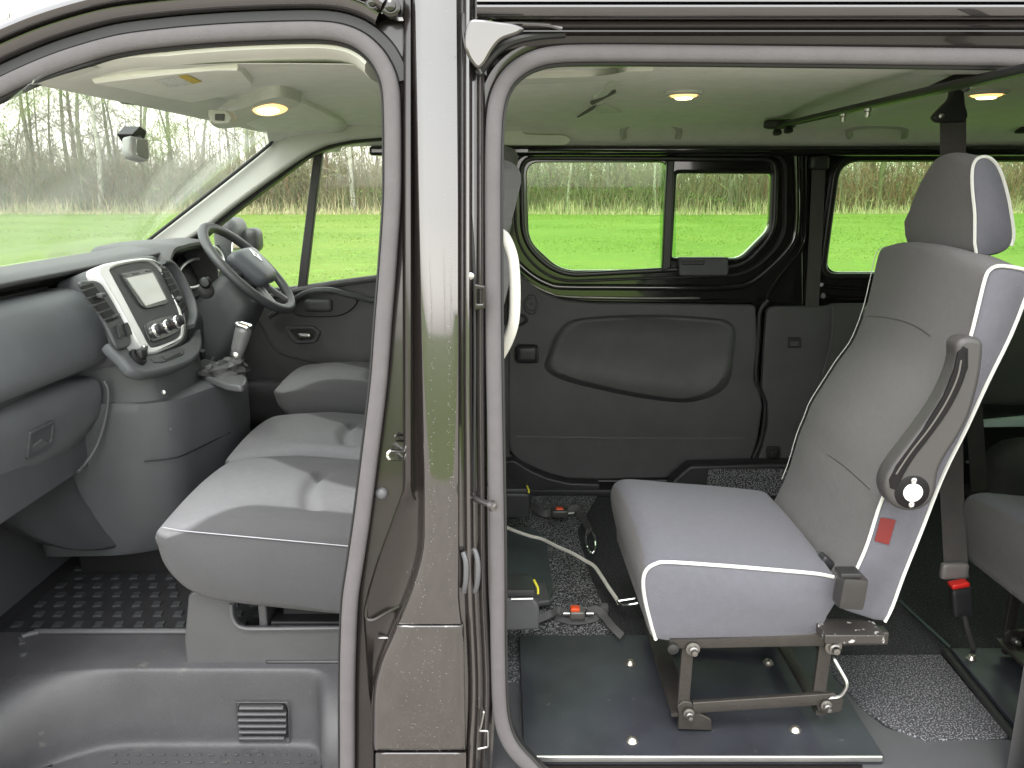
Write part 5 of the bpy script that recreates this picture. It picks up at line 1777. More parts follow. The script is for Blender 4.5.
# rubber sill edging with its curved boundary
slab('sill_tread', [(835, 670), (846, 684), (862, 708), (885, 727), (920, 738), (1012, 739), (1090, 740), (1120, 800), (872, 800), (855, 740), (826, 676)], RZ + .004, .01, SILLM, .012)
slab('sill_tread', [(470, 681), (523.5, 681), (524, 756), (532, 775), (560, 800), (470, 800)], RZ + .006, .012, SILLM, .01)
rows = []
for x in (-.2, .0, .3, .7, .9, 1.15):
    rows.append([V((x, 1.56, RZ + .002)), V((x, 1.50, RZ + .002)), V((x, 1.475, RZ - .004)), V((x, 1.455, RZ - .03)), V((x, 1.44, RZ - .05))])
loft('sill_edge', rows, PAINT_IN, van, closed=False)
tube('sill_bead', [V((.03, 1.478, RZ + .004)), V((1.12, 1.478, RZ + .004))], .004, PLASTIC_L, van)
# mounting plates
PZ = .475
EDGE = M('plate_edge_strip', (.62, .62, .60), rough=.25, metal=.9)


def plate(pts, bolts, edge=None, r=.004):
    p = slab('floor_plate', pts, PZ, .022, PLATE, r, bevel=.002)
    for x, y in bolts:
        c = UZ(x, y, PZ)
        lathe('plate_bolt', c, (0, 0, 1), [(.0135, -.001), (.0135, .0015), (.0115, .003), (.0095, .0075), (.006, .0105), (0, .0115)], M('bolt_zinc', (.60, .57, .50), rough=.3, metal=.95, speck=(500, .6, (.25, .14, .08))), p, n=18)
    return p


pl1 = plate([(519, 635), (808, 635), (884, 756), (524, 756)], [(630.5, 663.5), (768, 663), (632, 741), (795, 730)])
a, b_ = UZ(524, 755.5, PZ), UZ(882, 755.5, PZ)
box('plate_edge', ((a.x + b_.x) / 2, a.y - .003, PZ - .005), (b_.x - a.x, .006, .014), EDGE, pl1, bevel=.002)
pl2 = plate([(951, 648), (1180, 648), (1240, 790), (1072, 790)], [(971.5, 658.5), (1018, 650)])
tube('plate_edge', [UZ(945, 651, RZ + .012), UZ(1024, 750, RZ + .012), UZ(1060, 795, RZ + .012)], .010, RUBBER, pl2)
tube('plate_edge', [UZ(900, 601, RZ + .012), UZ(951, 648, RZ + .012)], .005, M('teal_strip', (.12, .15, .15), rough=.2, metal=.6), pl2)  # thin teal metal strip leading off the plate corner
slab('floor_plate', [(440, 527), (528, 527), (541, 532), (547, 545), (553, 590), (548, 602), (440, 602)], PZ - .004, .02, M('faded_green_plate', (.058, .072, .073), rough=.35, var=.2, vs=8, rvar=.1), .02)
slab('plate_wedge', [(531, 583), (547, 582), (551, 600), (533, 602)], PZ + .012, .02, PLASTIC_L, .006, bevel=.006)
# step trim and dark moulding at the foot of the far door
slab('door_step_trim', [(500, 486), (520, 480), (545, 480.5), (700, 481), (740, 478), (760, 470), (770, 470), (770, 490), (500, 490)], RZ + .03, .03, PLASTIC_D, .01)
yb = FY(3.02)
panel('step_moulding', [pxl(yb, [(672, 482), (690, 466), (766, 464), (880, 462), (880, 500), (668, 498)], .012)], yb, .08, PLASTIC_D, van, bevel=.01)
panel('step_moulding', [pxl(FY(3.06), [(500, 462), (514, 460), (530, 470), (548, 478), (570, 483), (600, 484), (600, 500), (490, 500)], .01)], FY(3.06), .06, PLASTIC_D, van, bevel=.008)
panel('carpet_riser', [pxl(FY(3.012), [(709, 469.5), (790, 469.5), (800, 497), (706, 494)], .006)], FY(3.012), .02, CARPET_M, van)
box('door_sill', (.75, 3.165, .49), (1.75, .05, .17), RUBBER, van)
# seat rails of the rear rows, wheel arch and a bar deep in the cabin, its reflection painted pale
softbox('wheel_arch', (2.15, 3.0, .54), (.36, .16, .18), .12, TRIM, van, div=10)
bar_f = FY(2.95)
panel('rear_kick_bar', [pxl(bar_f, [(984, 421.5), (1040, 416), (1040, 427), (984, 427.5)], .004)], bar_f, .03, M('bar_glint', (.60, .72, .72), rough=.3), van)
for x, y in ((961, 466), (967, 462), (994, 466), (1000, 461), (961, 435), (975, 411)):
    lathe('rail_bolt', UY(x, y, 2.94), (0, -1, .2), [(.006, 0), (.006, .004), (.004, .007), (0, .008)], STEEL, van, n=10)
box('rear_box_panel', UY(1020, 445, 2.97) + V((.2, .02, 0)), (.95, .03, .32), M('deep_black_panel', (.008, .008, .009), rough=.4), van)

# ------------------------------------------------------------------ seat belts (things hung in the cabin)
WEB = M('belt_webbing', (.050, .046, .044), rough=.75, var=.1, vs=30, bump=.6, bs=700)
WEB_L = M('belt_webbing_worn', (.050, .046, .043), rough=.75, var=.1, vs=30, bump=.6, bs=700)


def belt_strip(name, path, w, mat, parent, th=.0016, wid=V((0, 0, 0))):
    bm = bmesh.new()
    P = [V(p) for p in path]
    R = []
    for i, p in enumerate(P):
        a = P[max(0, i - 1)]
        b = P[min(len(P) - 1, i + 1)]
        t = (b - a).normalized()
        s = (wid - t * wid.dot(t)).normalized()
        n = t.cross(s)
        R.append([p - s * w / 2 - n * th, p + s * w / 2 - n * th, p + s * w / 2 + n * th, p - s * w / 2 + n * th])
    bm_loft(bm, R)
    return obj(name, bm, mat, parent)


sb1 = thing('seat_belt', 'dark seat belt hanging from its bracket on the ceiling rail behind the main cabin seat', 'seat belt', UY(952, 100, 2.02))
Yb = 2.03
belt_strip('webbing', [UY(953, 112, Yb), UY(953, 160, Yb), UY(958, 280, 2.06), UY(951, 440, 2.05), UY(952, 500, 1.98), UY(956, 570, 1.90), UY(957, 577, 1.89)], .058, WEB_L, sb1, wid=V((1, -.1, 0)))
bf = FY(2.015)
panel('belt_bracket', [pxl(bf, [(936, 113), (933, 118), (938, 123), (950, 122), (966, 122), (969, 115), (966, 106), (964, 84), (953, 84), (951, 98)], .008)], bf, .02, PLASTIC_D, sb1, bevel=.005)
lathe('bracket_bolt', bf.P(965, 86, .0), (0, -1, -.3), [(.012, 0), (.012, .008), (.006, .012), (0, .013)], STEEL, sb1)
lathe('bracket_bolt', bf.P(941, 116, .0), (0, -1, 0), [(.006, 0), (.006, .004), (0, .006)], STEEL, sb1)
softbox('belt_tongue', UY(954, 571, 1.895), (.034, .010, .022), .008, M('tongue_grey', (.16, .15, .145), rough=.4), sb1, div=5)
sbk = thing('belt_buckle', 'black seat belt buckle with a red button on a short stalk beside the shaded seat', 'belt buckle', UZ(972, 648, RZ))
rotb = Matrix.Rotation(math.radians(-12), 3, 'Y')
softbox('buckle_body', UY(961, 600, 1.87), (.026, .015, .040), .008, PLASTIC_D, sbk, rot=rotb, div=6)
softbox('buckle_button', UY(958.5, 584, 1.866), (.022, .014, .007), .005, M('red_button', (.55, .02, .015), rough=.35), sbk, rot=rotb, div=5)
tube('buckle_stalk', [UY(964, 613, 1.875), UY(967, 628, 1.88), UZ(974, 650, PZ)], .006, WEB, sbk)
sb2 = thing('seat_belt', 'grey seat belt webbing running straight down the far rear pillar beside the window', 'seat belt', UY(811, 304, 3.12))
belt_strip('webbing', [UY(819, 164, 3.135), UY(816, 230, 3.13), UY(812, 306, 3.10)], .050, WEB, sb2, wid=V((1, 0, 0)))
softbox('belt_guide', UY(819, 163, 3.13), (.035, .015, .025), .010, PLASTIC_D, sb2, div=5)
sb3 = thing('seat_belt', 'dark belt webbing stretched down in the gloom behind the armrest of the main seat', 'seat belt', UY(979, 500, 2.6))
belt_strip('webbing', [UY(972, 380, 2.62), UY(976, 440, 2.60), UY(980, 500, 2.58)], .055, WEB, sb3, wid=V((1, 0, 0)))
softbox('belt_tongue', UY(981, 498, 2.57), (.034, .012, .02), .008, PLASTIC_D, sb3, div=4)

# ------------------------------------------------------------------ wheelchair tie-downs, cord
STRAP = M('restraint_strap', (.085, .083, .085), rough=.8, var=.12, vs=40, bump=.6, bs=500)
YEL = M('yellow_edge', (.55, .50, .03), rough=.5)


def tie_down(label, body, strap, buckle, hook, Zb, tail=None, red=False):
    c = UZ(body[0], body[3], RZ + .012)
    t = thing('tie_down_retractor', label, 'tie-down', c, 'wheelchair tie-downs on the carpet')
    x0, x1, y0, y1 = body
    f = FY(c.y)
    o = [(x0, y1), (x0, y0), (x1 - 6, y0), (x1, y0 + 8), (x1, y1)]
    bd = panel('retractor_body', [pxl(f, o, .006)], f, .085, PLASTIC, t, bevel=.008)
    top = UY(x1 - 3, y0 - 1, c.y)
    hgt = .012
    return t, c, f, bd


def strap_path(name, pts, w, t, mat=STRAP, n=5, th=.0018):
    return belt_strip(name, cr(pts, False, n), w, mat, t, th=th, wid=V((.25, .75, .5)))


t1 = thing('tie_down', 'grey wheelchair tie-down box with yellow edge and red flash beside the nearer floor plate', 'tie-down', UZ(520, 632, RZ), 'wheelchair tie-downs')
f1 = FY(1.83)
panel('retractor_body', [pxl(f1, [(490, 632), (490, 599), (533, 598.5), (539, 606), (539, 630)], .006)], f1, .10, PLASTIC_L, t1, bevel=.006)
softbox('retractor_lid', UY(515, 590, 1.88), (.050, .045, .024), .006, PLASTIC_D, t1, div=5)
box('retractor_flash', UY(504.5, 588, 1.84), (.014, .05, .05), M('red_flash', (.30, .03, .03), rough=.5), t1, bevel=.003)
tube('yellow_edge', [UY(534, 580, 1.86), UY(538, 588, 1.84), UY(538, 594, 1.835)], .003, YEL, t1)
tube('lid_edge', [UY(511, 599, 1.828), UY(533, 598.5, 1.828)], .0035, STEEL, t1)
strap_path('tie_strap', [UZ(537, 620, RZ + .03), UZ(550, 614, RZ + .03), UZ(558, 610, RZ + .045), UZ(564, 612, RZ + .035), UZ(572, 614, RZ + .03)], .020, t1)
strap_path('tie_strap', [UZ(588, 612, RZ + .035), UZ(596, 609, RZ + .04), UZ(604, 616, RZ + .035), UZ(612, 626, RZ + .04), UZ(622, 636, RZ + .04)], .020, t1)
strap_path('tie_strap', [UZ(556, 618, RZ + .014), UZ(575, 622, RZ + .016), UZ(596, 618, RZ + .016), UZ(606, 610, RZ + .02)], .018, t1)
bk = softbox('tie_buckle', UZ(577, 613, RZ + .04), (.021, .018, .012), .005, M('buckle_tan', (.15, .14, .13), rough=.35, metal=.4), t1, div=5)
softbox('release_tab', UZ(575, 608.5, RZ + .055), (.013, .012, .006), .004, M('orange_red_button', (.75, .08, .015), rough=.35), bk, div=4)
for x in (567, 590):
    bm = bmesh.new()
    p = UZ(x, 613.5, RZ + .04)
    bm_cyl(bm, p - V((.010, 0, 0)), p + V((.010, 0, 0)), .004)
    obj('buckle_pin', bm, STEEL, bk)
softbox('strap_keeper', UZ(604, 609, RZ + .03), (.012, .012, .014), .004, STRAP, t1, div=4)

t2 = thing('tie_down', 'black wheelchair tie-down box by the far door, strap ending in a silver hook', 'tie-down', UZ(515, 519, RZ), 'wheelchair tie-downs')
f2 = FY(2.62)
panel('retractor_body', [pxl(f2, [(490, 519), (490, 494.5), (529, 494.5), (530.5, 500), (530, 519)], .006)], f2, .10, PLASTIC_D, t2, bevel=.006)
tube('yellow_edge', [UY(527, 486, 2.64), UY(529, 491, 2.62), UY(528.5, 493, 2.618)], .003, YEL, t2)
tube('lid_edge', [UY(505, 494.5, 2.618), UY(526, 494.5, 2.618)], .0025, PLASTIC_L, t2)
softbox('retractor_lid', UY(512, 490, 2.68), (.055, .045, .022), .006, PLASTIC_D, t2, div=5)
strap_path('tie_strap', [UZ(531, 505, RZ + .02), UZ(538, 510, RZ + .03), UZ(545, 514, RZ + .03), UZ(553, 511, RZ + .03)], .026, t2)
strap_path('tie_strap', [UZ(568, 513, RZ + .03), UZ(576, 508, RZ + .04), UZ(583, 518, RZ + .035), UZ(590, 531, RZ + .05)], .026, t2)
bk = softbox('tie_buckle', UZ(560, 512, RZ + .045), (.030, .025, .014), .006, M('buckle_dark', (.05, .048, .045), rough=.35), t2, div=5)
softbox('release_tab', UZ(559.5, 509, RZ + .058), (.014, .012, .006), .004, M('orange_red_button', (.75, .08, .015)), bk, div=4)
tube('buckle_pin', [UZ(568, 513.5, RZ + .04), UZ(574, 513, RZ + .04)], .004, STEEL, bk)
hk = cr([UZ(589, 529, RZ + .05), UZ(586, 536, RZ + .045), UZ(587, 546, RZ + .04), UZ(591, 553, RZ + .03), UZ(595, 549, RZ + .04), UZ(595, 538, RZ + .055), UZ(592, 532, RZ + .06)], True, 5)
tube('snap_hook', hk, .0042, CHROME, t2, closed=True)

cd = thing('restraint_cord', 'cream cord slung across the floor to a silver clip under the main seat front', 'cord', UZ(560, 560, RZ))
CORD = M('cream_cord', (.62, .60, .54), rough=.8, bump=1.0, bs=500)
pth = [UZ(488, 521, .56), UZ(501, 525, .56), UZ(515, 531, .555), UZ(530, 536, .55), UZ(542, 539, .545), UZ(556, 546, .54), UZ(572, 553, .535), UZ(584, 560, .53), UZ(594, 566, .525), UZ(602, 577, .52), UZ(609, 588, .515), UZ(616, 598, .51), UZ(619, 603, .51)]
tube('cord', cr(pth, False, 5), .0056, CORD, cd)
tube('clip', rnd([UZ(617, 601, .515), UZ(637, 598, .53), UZ(640, 600, .53), UZ(638, 603, .525), UZ(622, 605.5, .512)], .006, 4), .0038, CHROME, cd, closed=True)

# ------------------------------------------------------------------ outside: field, track, wood
GRASS = M('meadow_grass', (.088, .160, .018), col2=(.145, .210, .036), rough=.9, vs=.16, bump=.5, bs=9, speck=(3.2, .62, (.14, .28, .03)), spec=.2)
gm = bmesh.new()
gx = [(-160 + i * 5) for i in range(65)]
gy = [-60 + i * 4 for i in range(50)]


def gz(x, y):
    if y < 6:
        return 0.0
    k = min(1, (y - 6) / 15)
    return k * (.10 * mnoise.noise(V((x * .05, y * .06, 3))) + .03 * mnoise.noise(V((x * .3, y * .3, 1))))


bm_loft(gm, [[V((x, y, gz(x, y) - .0)) for x in gx] for y in gy], closed=False)
g = obj('ground', gm, GRASS, None)
tag(g, kind='structure')
# sheet beyond, out to the horizon
hm = bmesh.new()
bm_loft(hm, [[V((x, y, -.25)) for x in (-900, 900)] for y in (-900, 900)], closed=False)
tag(obj('terrain', hm, GRASS, None), kind='structure')
tk = bmesh.new()
bm_loft(tk, [[V((x, y, .006 + .004 * mnoise.noise(V((x, y, 0))))) for x in [i * 1.0 - 40 for i in range(80)]] for y in [i * .5 - 3.2 for i in range(15)]], closed=False)
tag(obj('track', tk, M('gravel_track', (.27, .24, .215), rough=.95, var=.2, vs=3, bump=1, bs=60, speck=(40, .58, (.35, .32, .285))), None), kind='structure')

# field grass blades, dry verge, thicket (countless: one object each)
ra = random.Random(11)


def fast_mesh(name, verts, faces, mats, mi=None):
    me = bpy.data.meshes.new(name)
    me.from_pydata(verts, [], faces)
    if mi:
        me.polygons.foreach_set('material_index', mi)
    for m in (mats if isinstance(mats, (list, tuple)) else [mats]):
        me.materials.append(m)
    me.update()
    return me


def blades(n, fx, fy, h, w, lean, vs, fs, mi, nm, bend=True):
    for _ in range(n):
        x, y = fx(), fy()
        z = gz(x, y) - .01
        a = ra.uniform(0, PI)
        hh = h * ra.uniform(.5, 1.25)
        lx, ly = ra.gauss(0, lean) * hh, ra.gauss(0, lean) * hh
        wx, wy = w * math.cos(a), w * math.sin(a)
        b = len(vs)
        vs += [(x - wx, y - wy, z), (x + wx, y + wy, z), (x + lx * .35 + wx * .7, y + ly * .35 + wy * .7, z + hh * .6), (x + lx * .35 - wx * .7, y + ly * .35 - wy * .7, z + hh * .6), (x + lx, y + ly, z + hh)]
        fs += [(b, b + 1, b + 2, b + 3), (b + 3, b + 2, b + 4)]
        k = ra.randrange(nm)
        mi += [k, k]


def near_x(y):
    return ra.uniform(-.72 * y - 3, .75 * y + 4)


vs, fs, mi = [], [], []
for _ in range(60000):
    y = 11 + 37 * ra.random() ** .8
    x = ra.uniform(-.70, .72) * y
    z = gz(x, y) - .005
    cl = mnoise.noise(V((x * .5, y * .5, 7)))
    hh = (.020 + .012 * cl) * ra.uniform(.6, 1.5)
    a = ra.uniform(0, PI)
    w = .010 + .0006 * y
    lx, ly = ra.gauss(0, .4) * hh, ra.gauss(0, .4) * hh
    b = len(vs)
    vs += [(x - w * math.cos(a), y - w * math.sin(a), z), (x + w * math.cos(a), y + w * math.sin(a), z), (x + lx, y + ly, z + hh)]
    fs.append((b, b + 1, b + 2))
    mi.append(ra.randrange(3))
me = fast_mesh('grass', vs, fs, [M('grass_blade_a', (.125, .205, .028), rough=.8, spec=.2), M('grass_blade_b', (.150, .230, .036), rough=.8, spec=.2), M('grass_blade_c', (.180, .255, .050), rough=.8, spec=.2)], mi)
o = bpy.data.objects.new('grass', me)
COL.objects.link(o)
tag(o, 'bright green short grass of the field beyond the van', 'grass', kind='stuff')

DRY = [M('dry_grass_a', (0.425, 0.374, 0.238), rough=.9, spec=.2), M('dry_grass_b', (0.357, 0.315, 0.187), rough=.9, spec=.2), M('dry_grass_c', (0.255, 0.306, 0.119), rough=.9, spec=.2)]
vs, fs, mi = [], [], []
for x0 in range(-44, 46, 2):
    dens = 130 + 60 * mnoise.noise(V((x0 * .15, 0, 2)))
    blades(int(dens), lambda: x0 + ra.uniform(0, 2), lambda: 48.6 + 1.6 * mnoise.noise(V((x0 * .21, 1, 8))) + .5 * ra.gauss(0, 1) + abs(ra.gauss(0, 1.4)), .55 + .6 * mnoise.noise(V((x0 * .33, 5, 0))), .016, .28, vs, fs, mi, 3)
    blades(int(dens * 1.2), lambda: x0 + ra.uniform(0, 2), lambda: 47.6 + abs(ra.gauss(0, .9)), .22, .02, .5, vs, fs, mi, 3)
    blades(int(dens * .6), lambda: x0 + ra.uniform(0, 2), lambda: 50 + abs(ra.gauss(0, 1.8)), 1.15 + 1.0 * mnoise.noise(V((x0 * .29, 9, 0))), .014, .22, vs, fs, mi, 2)
me = fast_mesh('dry_grass', vs, fs, DRY, mi)
o = bpy.data.objects.new('dry_grass', me)
COL.objects.link(o)
tag(o, 'tall straw coloured dry grass along the far edge of the field', 'dry grass', kind='stuff')

# thicket of bramble and ivy under the trees
LEAF = [M('bramble_leaf_a', (0.108, 0.180, 0.043), rough=.7, spec=.3), M('bramble_leaf_b', (0.158, 0.238, 0.065), rough=.7, spec=.3), M('bramble_leaf_c', (0.245, 0.230, 0.115), rough=.8, spec=.2), M('bramble_stem', (0.187, 0.180, 0.108), rough=.9, spec=.2), M('red_twig', (0.216, 0.122, 0.079), rough=.9, spec=.2)]


def stick(vs, fs, mi, a, b, r0, r1, m):
    a, b = V(a), V(b)
    t = b - a
    if t.length < 1e-5:
        return
    s = t.orthogonal().normalized()
    u = t.normalized().cross(s)
    k = len(vs)
    for c, r in ((a, r0), (b, r1)):
        for i in range(3):
            ang = 2 * PI * i / 3
            vs.append(tuple(c + (s * math.cos(ang) + u * math.sin(ang)) * r))
    for i in range(3):
        j = (i + 1) % 3
        fs.append((k + i, k + j, k + 3 + j, k + 3 + i))
        mi.append(m)


vs, fs, mi = [], [], []
for _ in range(30000):
    y = 51.0 + abs(ra.gauss(0, 3.2))
    x = ra.uniform(-.72, .74) * y
    d = mnoise.noise(V((x * .22, y * .3, 0)))
    top = max(.4, 1.3 + 1.5 * d + .12 * (y - 51)) * (1.25 if -2 < x < 10 else 1.0)
    z = top * ra.random() ** .7
    s = ra.uniform(.045, .10)
    n = V((ra.gauss(0, 1), ra.gauss(0, 1), ra.gauss(0, 1))).normalized()
    u = n.orthogonal().normalized() * s
    w = n.cross(u).normalized() * s * .6
    c = V((x, y, z + gz(x, y)))
    b = len(vs)
    vs += [tuple(c - u), tuple(c + w), tuple(c + u), tuple(c - w)]
    fs.append((b, b + 1, b + 2, b + 3))
    mi.append(ra.choices((0, 1, 2), (5, 4, 2 if x < 14 else 5))[0])
for _ in range(9000):
    y = 50.5 + abs(ra.gauss(0, 4))
    x = ra.uniform(-.74, .76) * y
    h = ra.uniform(1.2, 4.8)
    p = V((x, y, gz(x, y)))
    m = 3 if ra.random() < (.85 if x < 16 else .45) else 4
    d = V((ra.gauss(0, .28), ra.gauss(0, .28), 1))
    q = p + d * h * .55
    r = q + V((ra.gauss(0, .5), ra.gauss(0, .5), .75)) * h * .45
    stick(vs, fs, mi, p, q, .018, .012, m)
    stick(vs, fs, mi, q, r, .012, .006, m)
    if ra.random() < .6:
        stick(vs, fs, mi, q, q + V((ra.gauss(0, .6), ra.gauss(0, .4), .5)) * h * .35, .009, .005, m)
me = fast_mesh('undergrowth', vs, fs, LEAF, mi)
o = bpy.data.objects.new('undergrowth', me)
COL.objects.link(o)
tag(o, 'tangled bramble and ivy undergrowth at the foot of the bare trees', 'undergrowth', kind='stuff')

# floor of the wood and the far depth of it
lt_ = bmesh.new()
bm_loft(lt_, [[V((x, y, .16)) for x in (-160, 160)] for y in (52.5, 136)], closed=False)
tag(obj('woodland_ground', lt_, M('leaf_litter', (.20, .165, .10), rough=1, var=.4, vs=2, bump=1, bs=8), None), kind='structure')
vs, fs, mi = [], [], []
for _ in range(4500):
    y = ra.uniform(64, 84)
    x = ra.uniform(-.72, .74) * y
    h = ra.uniform(1.5, 5.5) if ra.random() < .88 else ra.uniform(6, 11)
    p = V((x, y, 0))
    d = V((ra.gauss(0, .16), ra.gauss(0, .1), 1))
    q = p + d * h * .6
    m = ra.choice((0, 0, 1, 2))
    stick(vs, fs, mi, p, q, .05, .035, m)
    stick(vs, fs, mi, q, q + V((ra.gauss(0, .4), ra.gauss(0, .3), .8)) * h * .4, .035, .012, m)
    for _k in range(2):
        o_ = p.lerp(q, ra.uniform(.3, 1))
        stick(vs, fs, mi, o_, o_ + V((ra.gauss(0, .8), ra.gauss(0, .4), ra.uniform(.2, 1))) * h * .25, .025, .010, m)
WOODM = [M('far_wood_grey', (0.259, 0.245, 0.202), rough=.95, spec=.2), M('far_wood_olive', (0.259, 0.274, 0.144), rough=.95, spec=.2), M('far_wood_brown', (0.238, 0.180, 0.137), rough=.95, spec=.2)]
me = fast_mesh('far_woodland', vs, fs, WOODM, mi)
o = bpy.data.objects.new('far_woodland', me)
COL.objects.link(o)
tag(o, 'dense mass of bare saplings deep in the wood behind the front trees', 'woodland', kind='stuff')

BARK = [M('bark_grey', (0.165, 0.155, 0.120), rough=.95, var=.3, vs=3, spec=.2), M('bark_green', (0.140, 0.150, 0.080), rough=.95, var=.3, vs=3, spec=.2), M('bark_pale', (0.434, 0.420, 0.378), rough=.95, var=.3, vs=3, spec=.2), M('bark_brown', (0.130, 0.100, 0.075), rough=.95, var=.3, vs=3, spec=.2)]
TWIG = [M('twig_grey', (0.209, 0.193, 0.149), rough=.95, spec=.2), M('twig_olive', (0.209, 0.215, 0.110), rough=.95, spec=.2), M('twig_brown', (0.182, 0.132, 0.099), rough=.95, spec=.2)]
BUD = M('sparse_leaf', (0.165, 0.198, 0.066), rough=.8, spec=.2)


def tree_meshes(seed, h, r, ivy):
    rt = random.Random(seed)
    tv, tf, tm = [], [], []
    cv, cf, cm = [], [], []
    # trunk: bent tapered tube
    n = 10
    pts = []
    p = V((0, 0, -.1))
    d = V((rt.gauss(0, .04), rt.gauss(0, .04), 1))
    for i in range(n + 1):
        pts.append(p.copy())
        d += V((rt.gauss(0, .05), rt.gauss(0, .05), 0))
        p = p + d.normalized() * h / n
    bm = bmesh.new()
    rings = []
    for i, q in enumerate(pts):
        rad = r * (1 - .85 * i / n) * (1.35 if i == 0 else 1)
        rings.append([q + V((rad * math.cos(2 * PI * k / 7), rad * math.sin(2 * PI * k / 7), 0)) for k in range(7)])
    bm_loft(bm, rings)
    tme = bpy.data.meshes.new('trunk')
    bm.to_mesh(tme)
    bm.free()
    for f in tme.polygons:
        f.use_smooth = True

    def grow(a, d, L, rad, lev):
        k = 3
        for i in range(k):
            d2 = (d + V((rt.gauss(0, .16), rt.gauss(0, .16), rt.gauss(.06, .10)))).normalized()
            b = a + d2 * L / k
            stick(cv, cf, cm, a, b, rad * (1 - .25 * i), rad * (1 - .25 * (i + 1)), 0)
            if lev > 0:
                for _ in range(2):
                    s = (d2 + V((rt.gauss(0, .75), rt.gauss(0, .75), rt.gauss(.15, .45)))).normalized()
                    grow(b, s, L * rt.uniform(.45, .7), rad * .5, lev - 1)
            a, d = b, d2
        if lev == 0 and ivy and rt.random() < ivy:
            s = rt.uniform(.03, .07)
            nn = V((rt.gauss(0, 1), rt.gauss(0, 1), rt.gauss(0, 1))).normalized()
            u = nn.orthogonal() * s
            w = nn.cross(u).normalized() * s * .6
            q = len(cv)
            cv.extend([tuple(a - u), tuple(a + w), tuple(a + u), tuple(a - w)])
            cf.append((q, q + 1, q + 2, q + 3))
            cm.append(1)
    for i in range(2, n + 1):
        for _ in range(2 if i < 5 else 3):
            ang = rt.uniform(0, 2 * PI)
            d = V((math.cos(ang), math.sin(ang), rt.uniform(.25, 1.1))).normalized()
            L = h * rt.uniform(.10, .22) * (1.15 - .5 * i / n)
            grow(pts[i] + (pts[i - 1] - pts[i]) * rt.random(), d, L, r * .28 * (1.1 - .7 * i / n), 2)
    cme = fast_mesh('crown', cv, cf, [], cm)
    return tme, cme


PROT = [tree_meshes(100 + i, h, r, iv) for i, (h, r, iv) in enumerate(((11.5, .13, .5), (13, .16, .2), (9.5, .10, .7), (12.5, .18, .3), (8.0, .075, .8), (14, .15, .15)))]
VAR = {}


def tree_variant(pi, bi, ti):
    k = (pi, bi, ti)
    if k not in VAR:
        a, b = PROT[pi][0].copy(), PROT[pi][1].copy()
        a.materials.append(BARK[bi])
        b.materials.append(TWIG[ti])
        b.materials.append(BUD)
        VAR[k] = (a, b)
    return VAR[k]


def plant_tree(x, y, s, pi, bi, ti, rz, label, group):
    t = thing('bare_tree', label, 'tree', (x, y, gz(x, y)), group)
    t.rotation_euler = (0, 0, rz)
    t.scale = (s, s, s)
    a, b = tree_variant(pi, bi, ti)
    for nm, me in (('trunk', a), ('crown', b)):
        o = bpy.data.objects.new(nm, me)
        COL.objects.link(o)
        o.parent = t


rt = random.Random(21)
LBL = ('slender bare tree among many in the wood beyond the field', 'bare trees of the wood beyond the field')
cnt = 0
for row, (y0, step) in enumerate(((52.5, 2.3), (57, 2.2), (62, 2.3))):
    x = -.74 * y0
    while x < .76 * y0:
        x += step * rt.uniform(.6, 1.4)
        # the middle of the far side is never seen between the two openings
        y = y0 + rt.uniform(-1.6, 1.6)
        px = 512 + x / y * FPX
        if 400 < px < 515:
            continue
        pi = rt.randrange(6)
        bi = rt.choices((0, 1, 2, 3), (5, 4, 1, 2 if x < 14 else 6))[0]
        ti = rt.choices((0, 1, 2), (4, 5, 1))[0] if x < 14 else rt.choices((0, 1, 2), (2, 1, 5))[0]
        plant_tree(x, y, rt.uniform(.8, 1.15), pi, bi, ti, rt.uniform(0, 6.28), *LBL)
        cnt += 1
plant_tree(512 and (110 - 512) / FPX * 51.6, 51.6, 1.0, 3, 2, 0, 1.0, 'pale barked tree at the front of the wood, seen through the windscreen beside the mirror', None)
plant_tree((566 - 512) / FPX * 51.4, 51.4, .8, 0, 2, 1, 2.0, 'thin pale trunk at the edge of the wood, seen through the larger far sliding window', None)
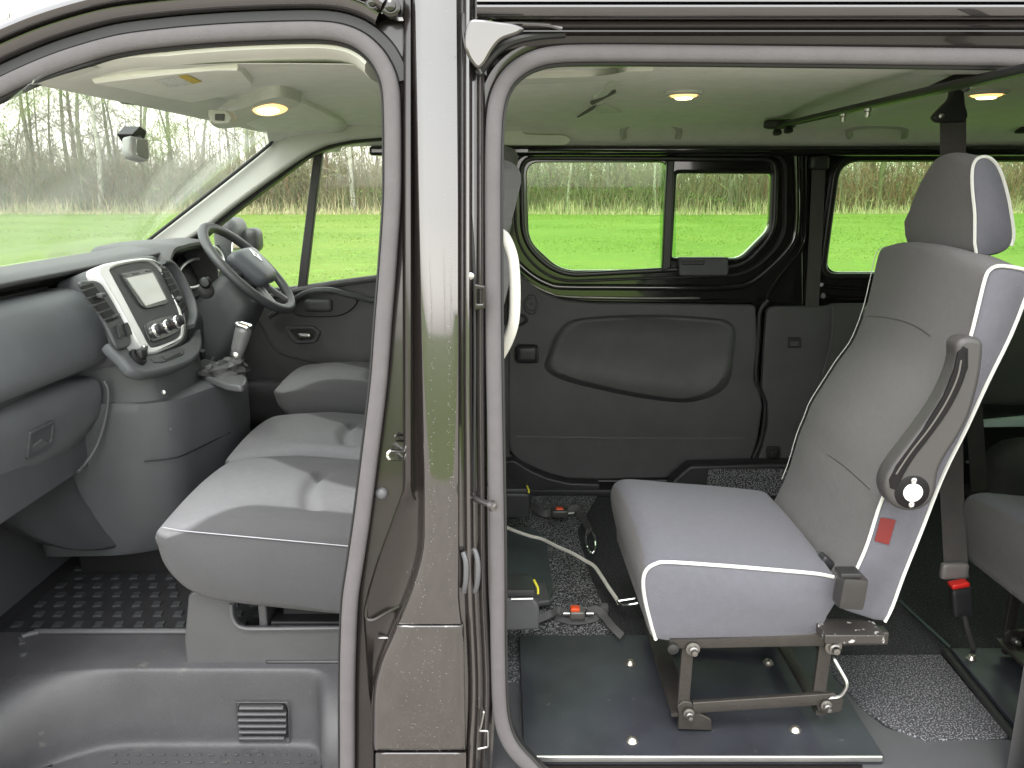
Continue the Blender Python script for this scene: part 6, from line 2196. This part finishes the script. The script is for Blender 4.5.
# unseen trees added behind the camera for a dark band in the pillar reflection
for i in range(9):
    x = -34 + i * 8 + rt.uniform(-2, 2)
    plant_tree(x, -46 + rt.uniform(-3, 3), rt.uniform(.45, .6), rt.randrange(6), 0, 1, rt.uniform(0, 6), 'unseen bare tree added behind the viewer for the door pillar reflection', 'trees behind the viewer')

# ------------------------------------------------------------------ light
w = bpy.data.worlds.new('World')
scene.world = w
w.use_nodes = True
nt = w.node_tree
bg = nt.nodes['Background']
sky = nt.nodes.new('ShaderNodeTexSky')
sky.sky_type = 'NISHITA'
sky.sun_disc = False
SUN_EL, SUN_AZ = math.radians(60), math.radians(200)     # light comes from behind the camera, a little to its left
sky.sun_elevation = SUN_EL
sky.sun_rotation = SUN_AZ
sky.air_density = 3.0
sky.dust_density = 1.0
sky.ozone_density = 1.0
hs = nt.nodes.new('ShaderNodeHueSaturation')
hs.inputs['Saturation'].default_value = 0.12
nt.links.new(sky.outputs['Color'], hs.inputs['Color'])
nt.links.new(hs.outputs['Color'], bg.inputs['Color'])
bg.inputs['Strength'].default_value = 0.15
sd_ = V((math.sin(SUN_AZ) * math.cos(SUN_EL), math.cos(SUN_AZ) * math.cos(SUN_EL), math.sin(SUN_EL)))
ld = bpy.data.lights.new('sun', 'SUN')
ld.energy = 0.5
ld.angle = math.radians(25)
ld.color = (1.0, .96, .90)
lo = bpy.data.objects.new('sun', ld)
lo.rotation_euler = (-sd_).to_track_quat('-Z', 'Y').to_euler()
lo.location = (0, -5, 12)
COL.objects.link(lo)

# ------------------------------------------------------------------ camera and view
cam = bpy.data.cameras.new('camera')
cam.sensor_width = 36
cam.lens = FPX / 1024 * 36
cam.clip_start = .05
cam.clip_end = 3000
co = bpy.data.objects.new('camera', cam)
co.location = CAM
co.rotation_euler = (PI / 2 - TH, 0, 0)
COL.objects.link(co)
scene.camera = co
vs_ = scene.view_settings
vs_.view_transform = 'Standard'
vs_.look = 'None'
vs_.exposure = 2.12
vs_.gamma = 1.0
scene.cycles.max_bounces = 10
scene.cycles.transparent_max_bounces = 16
scene.cycles.use_denoising = True
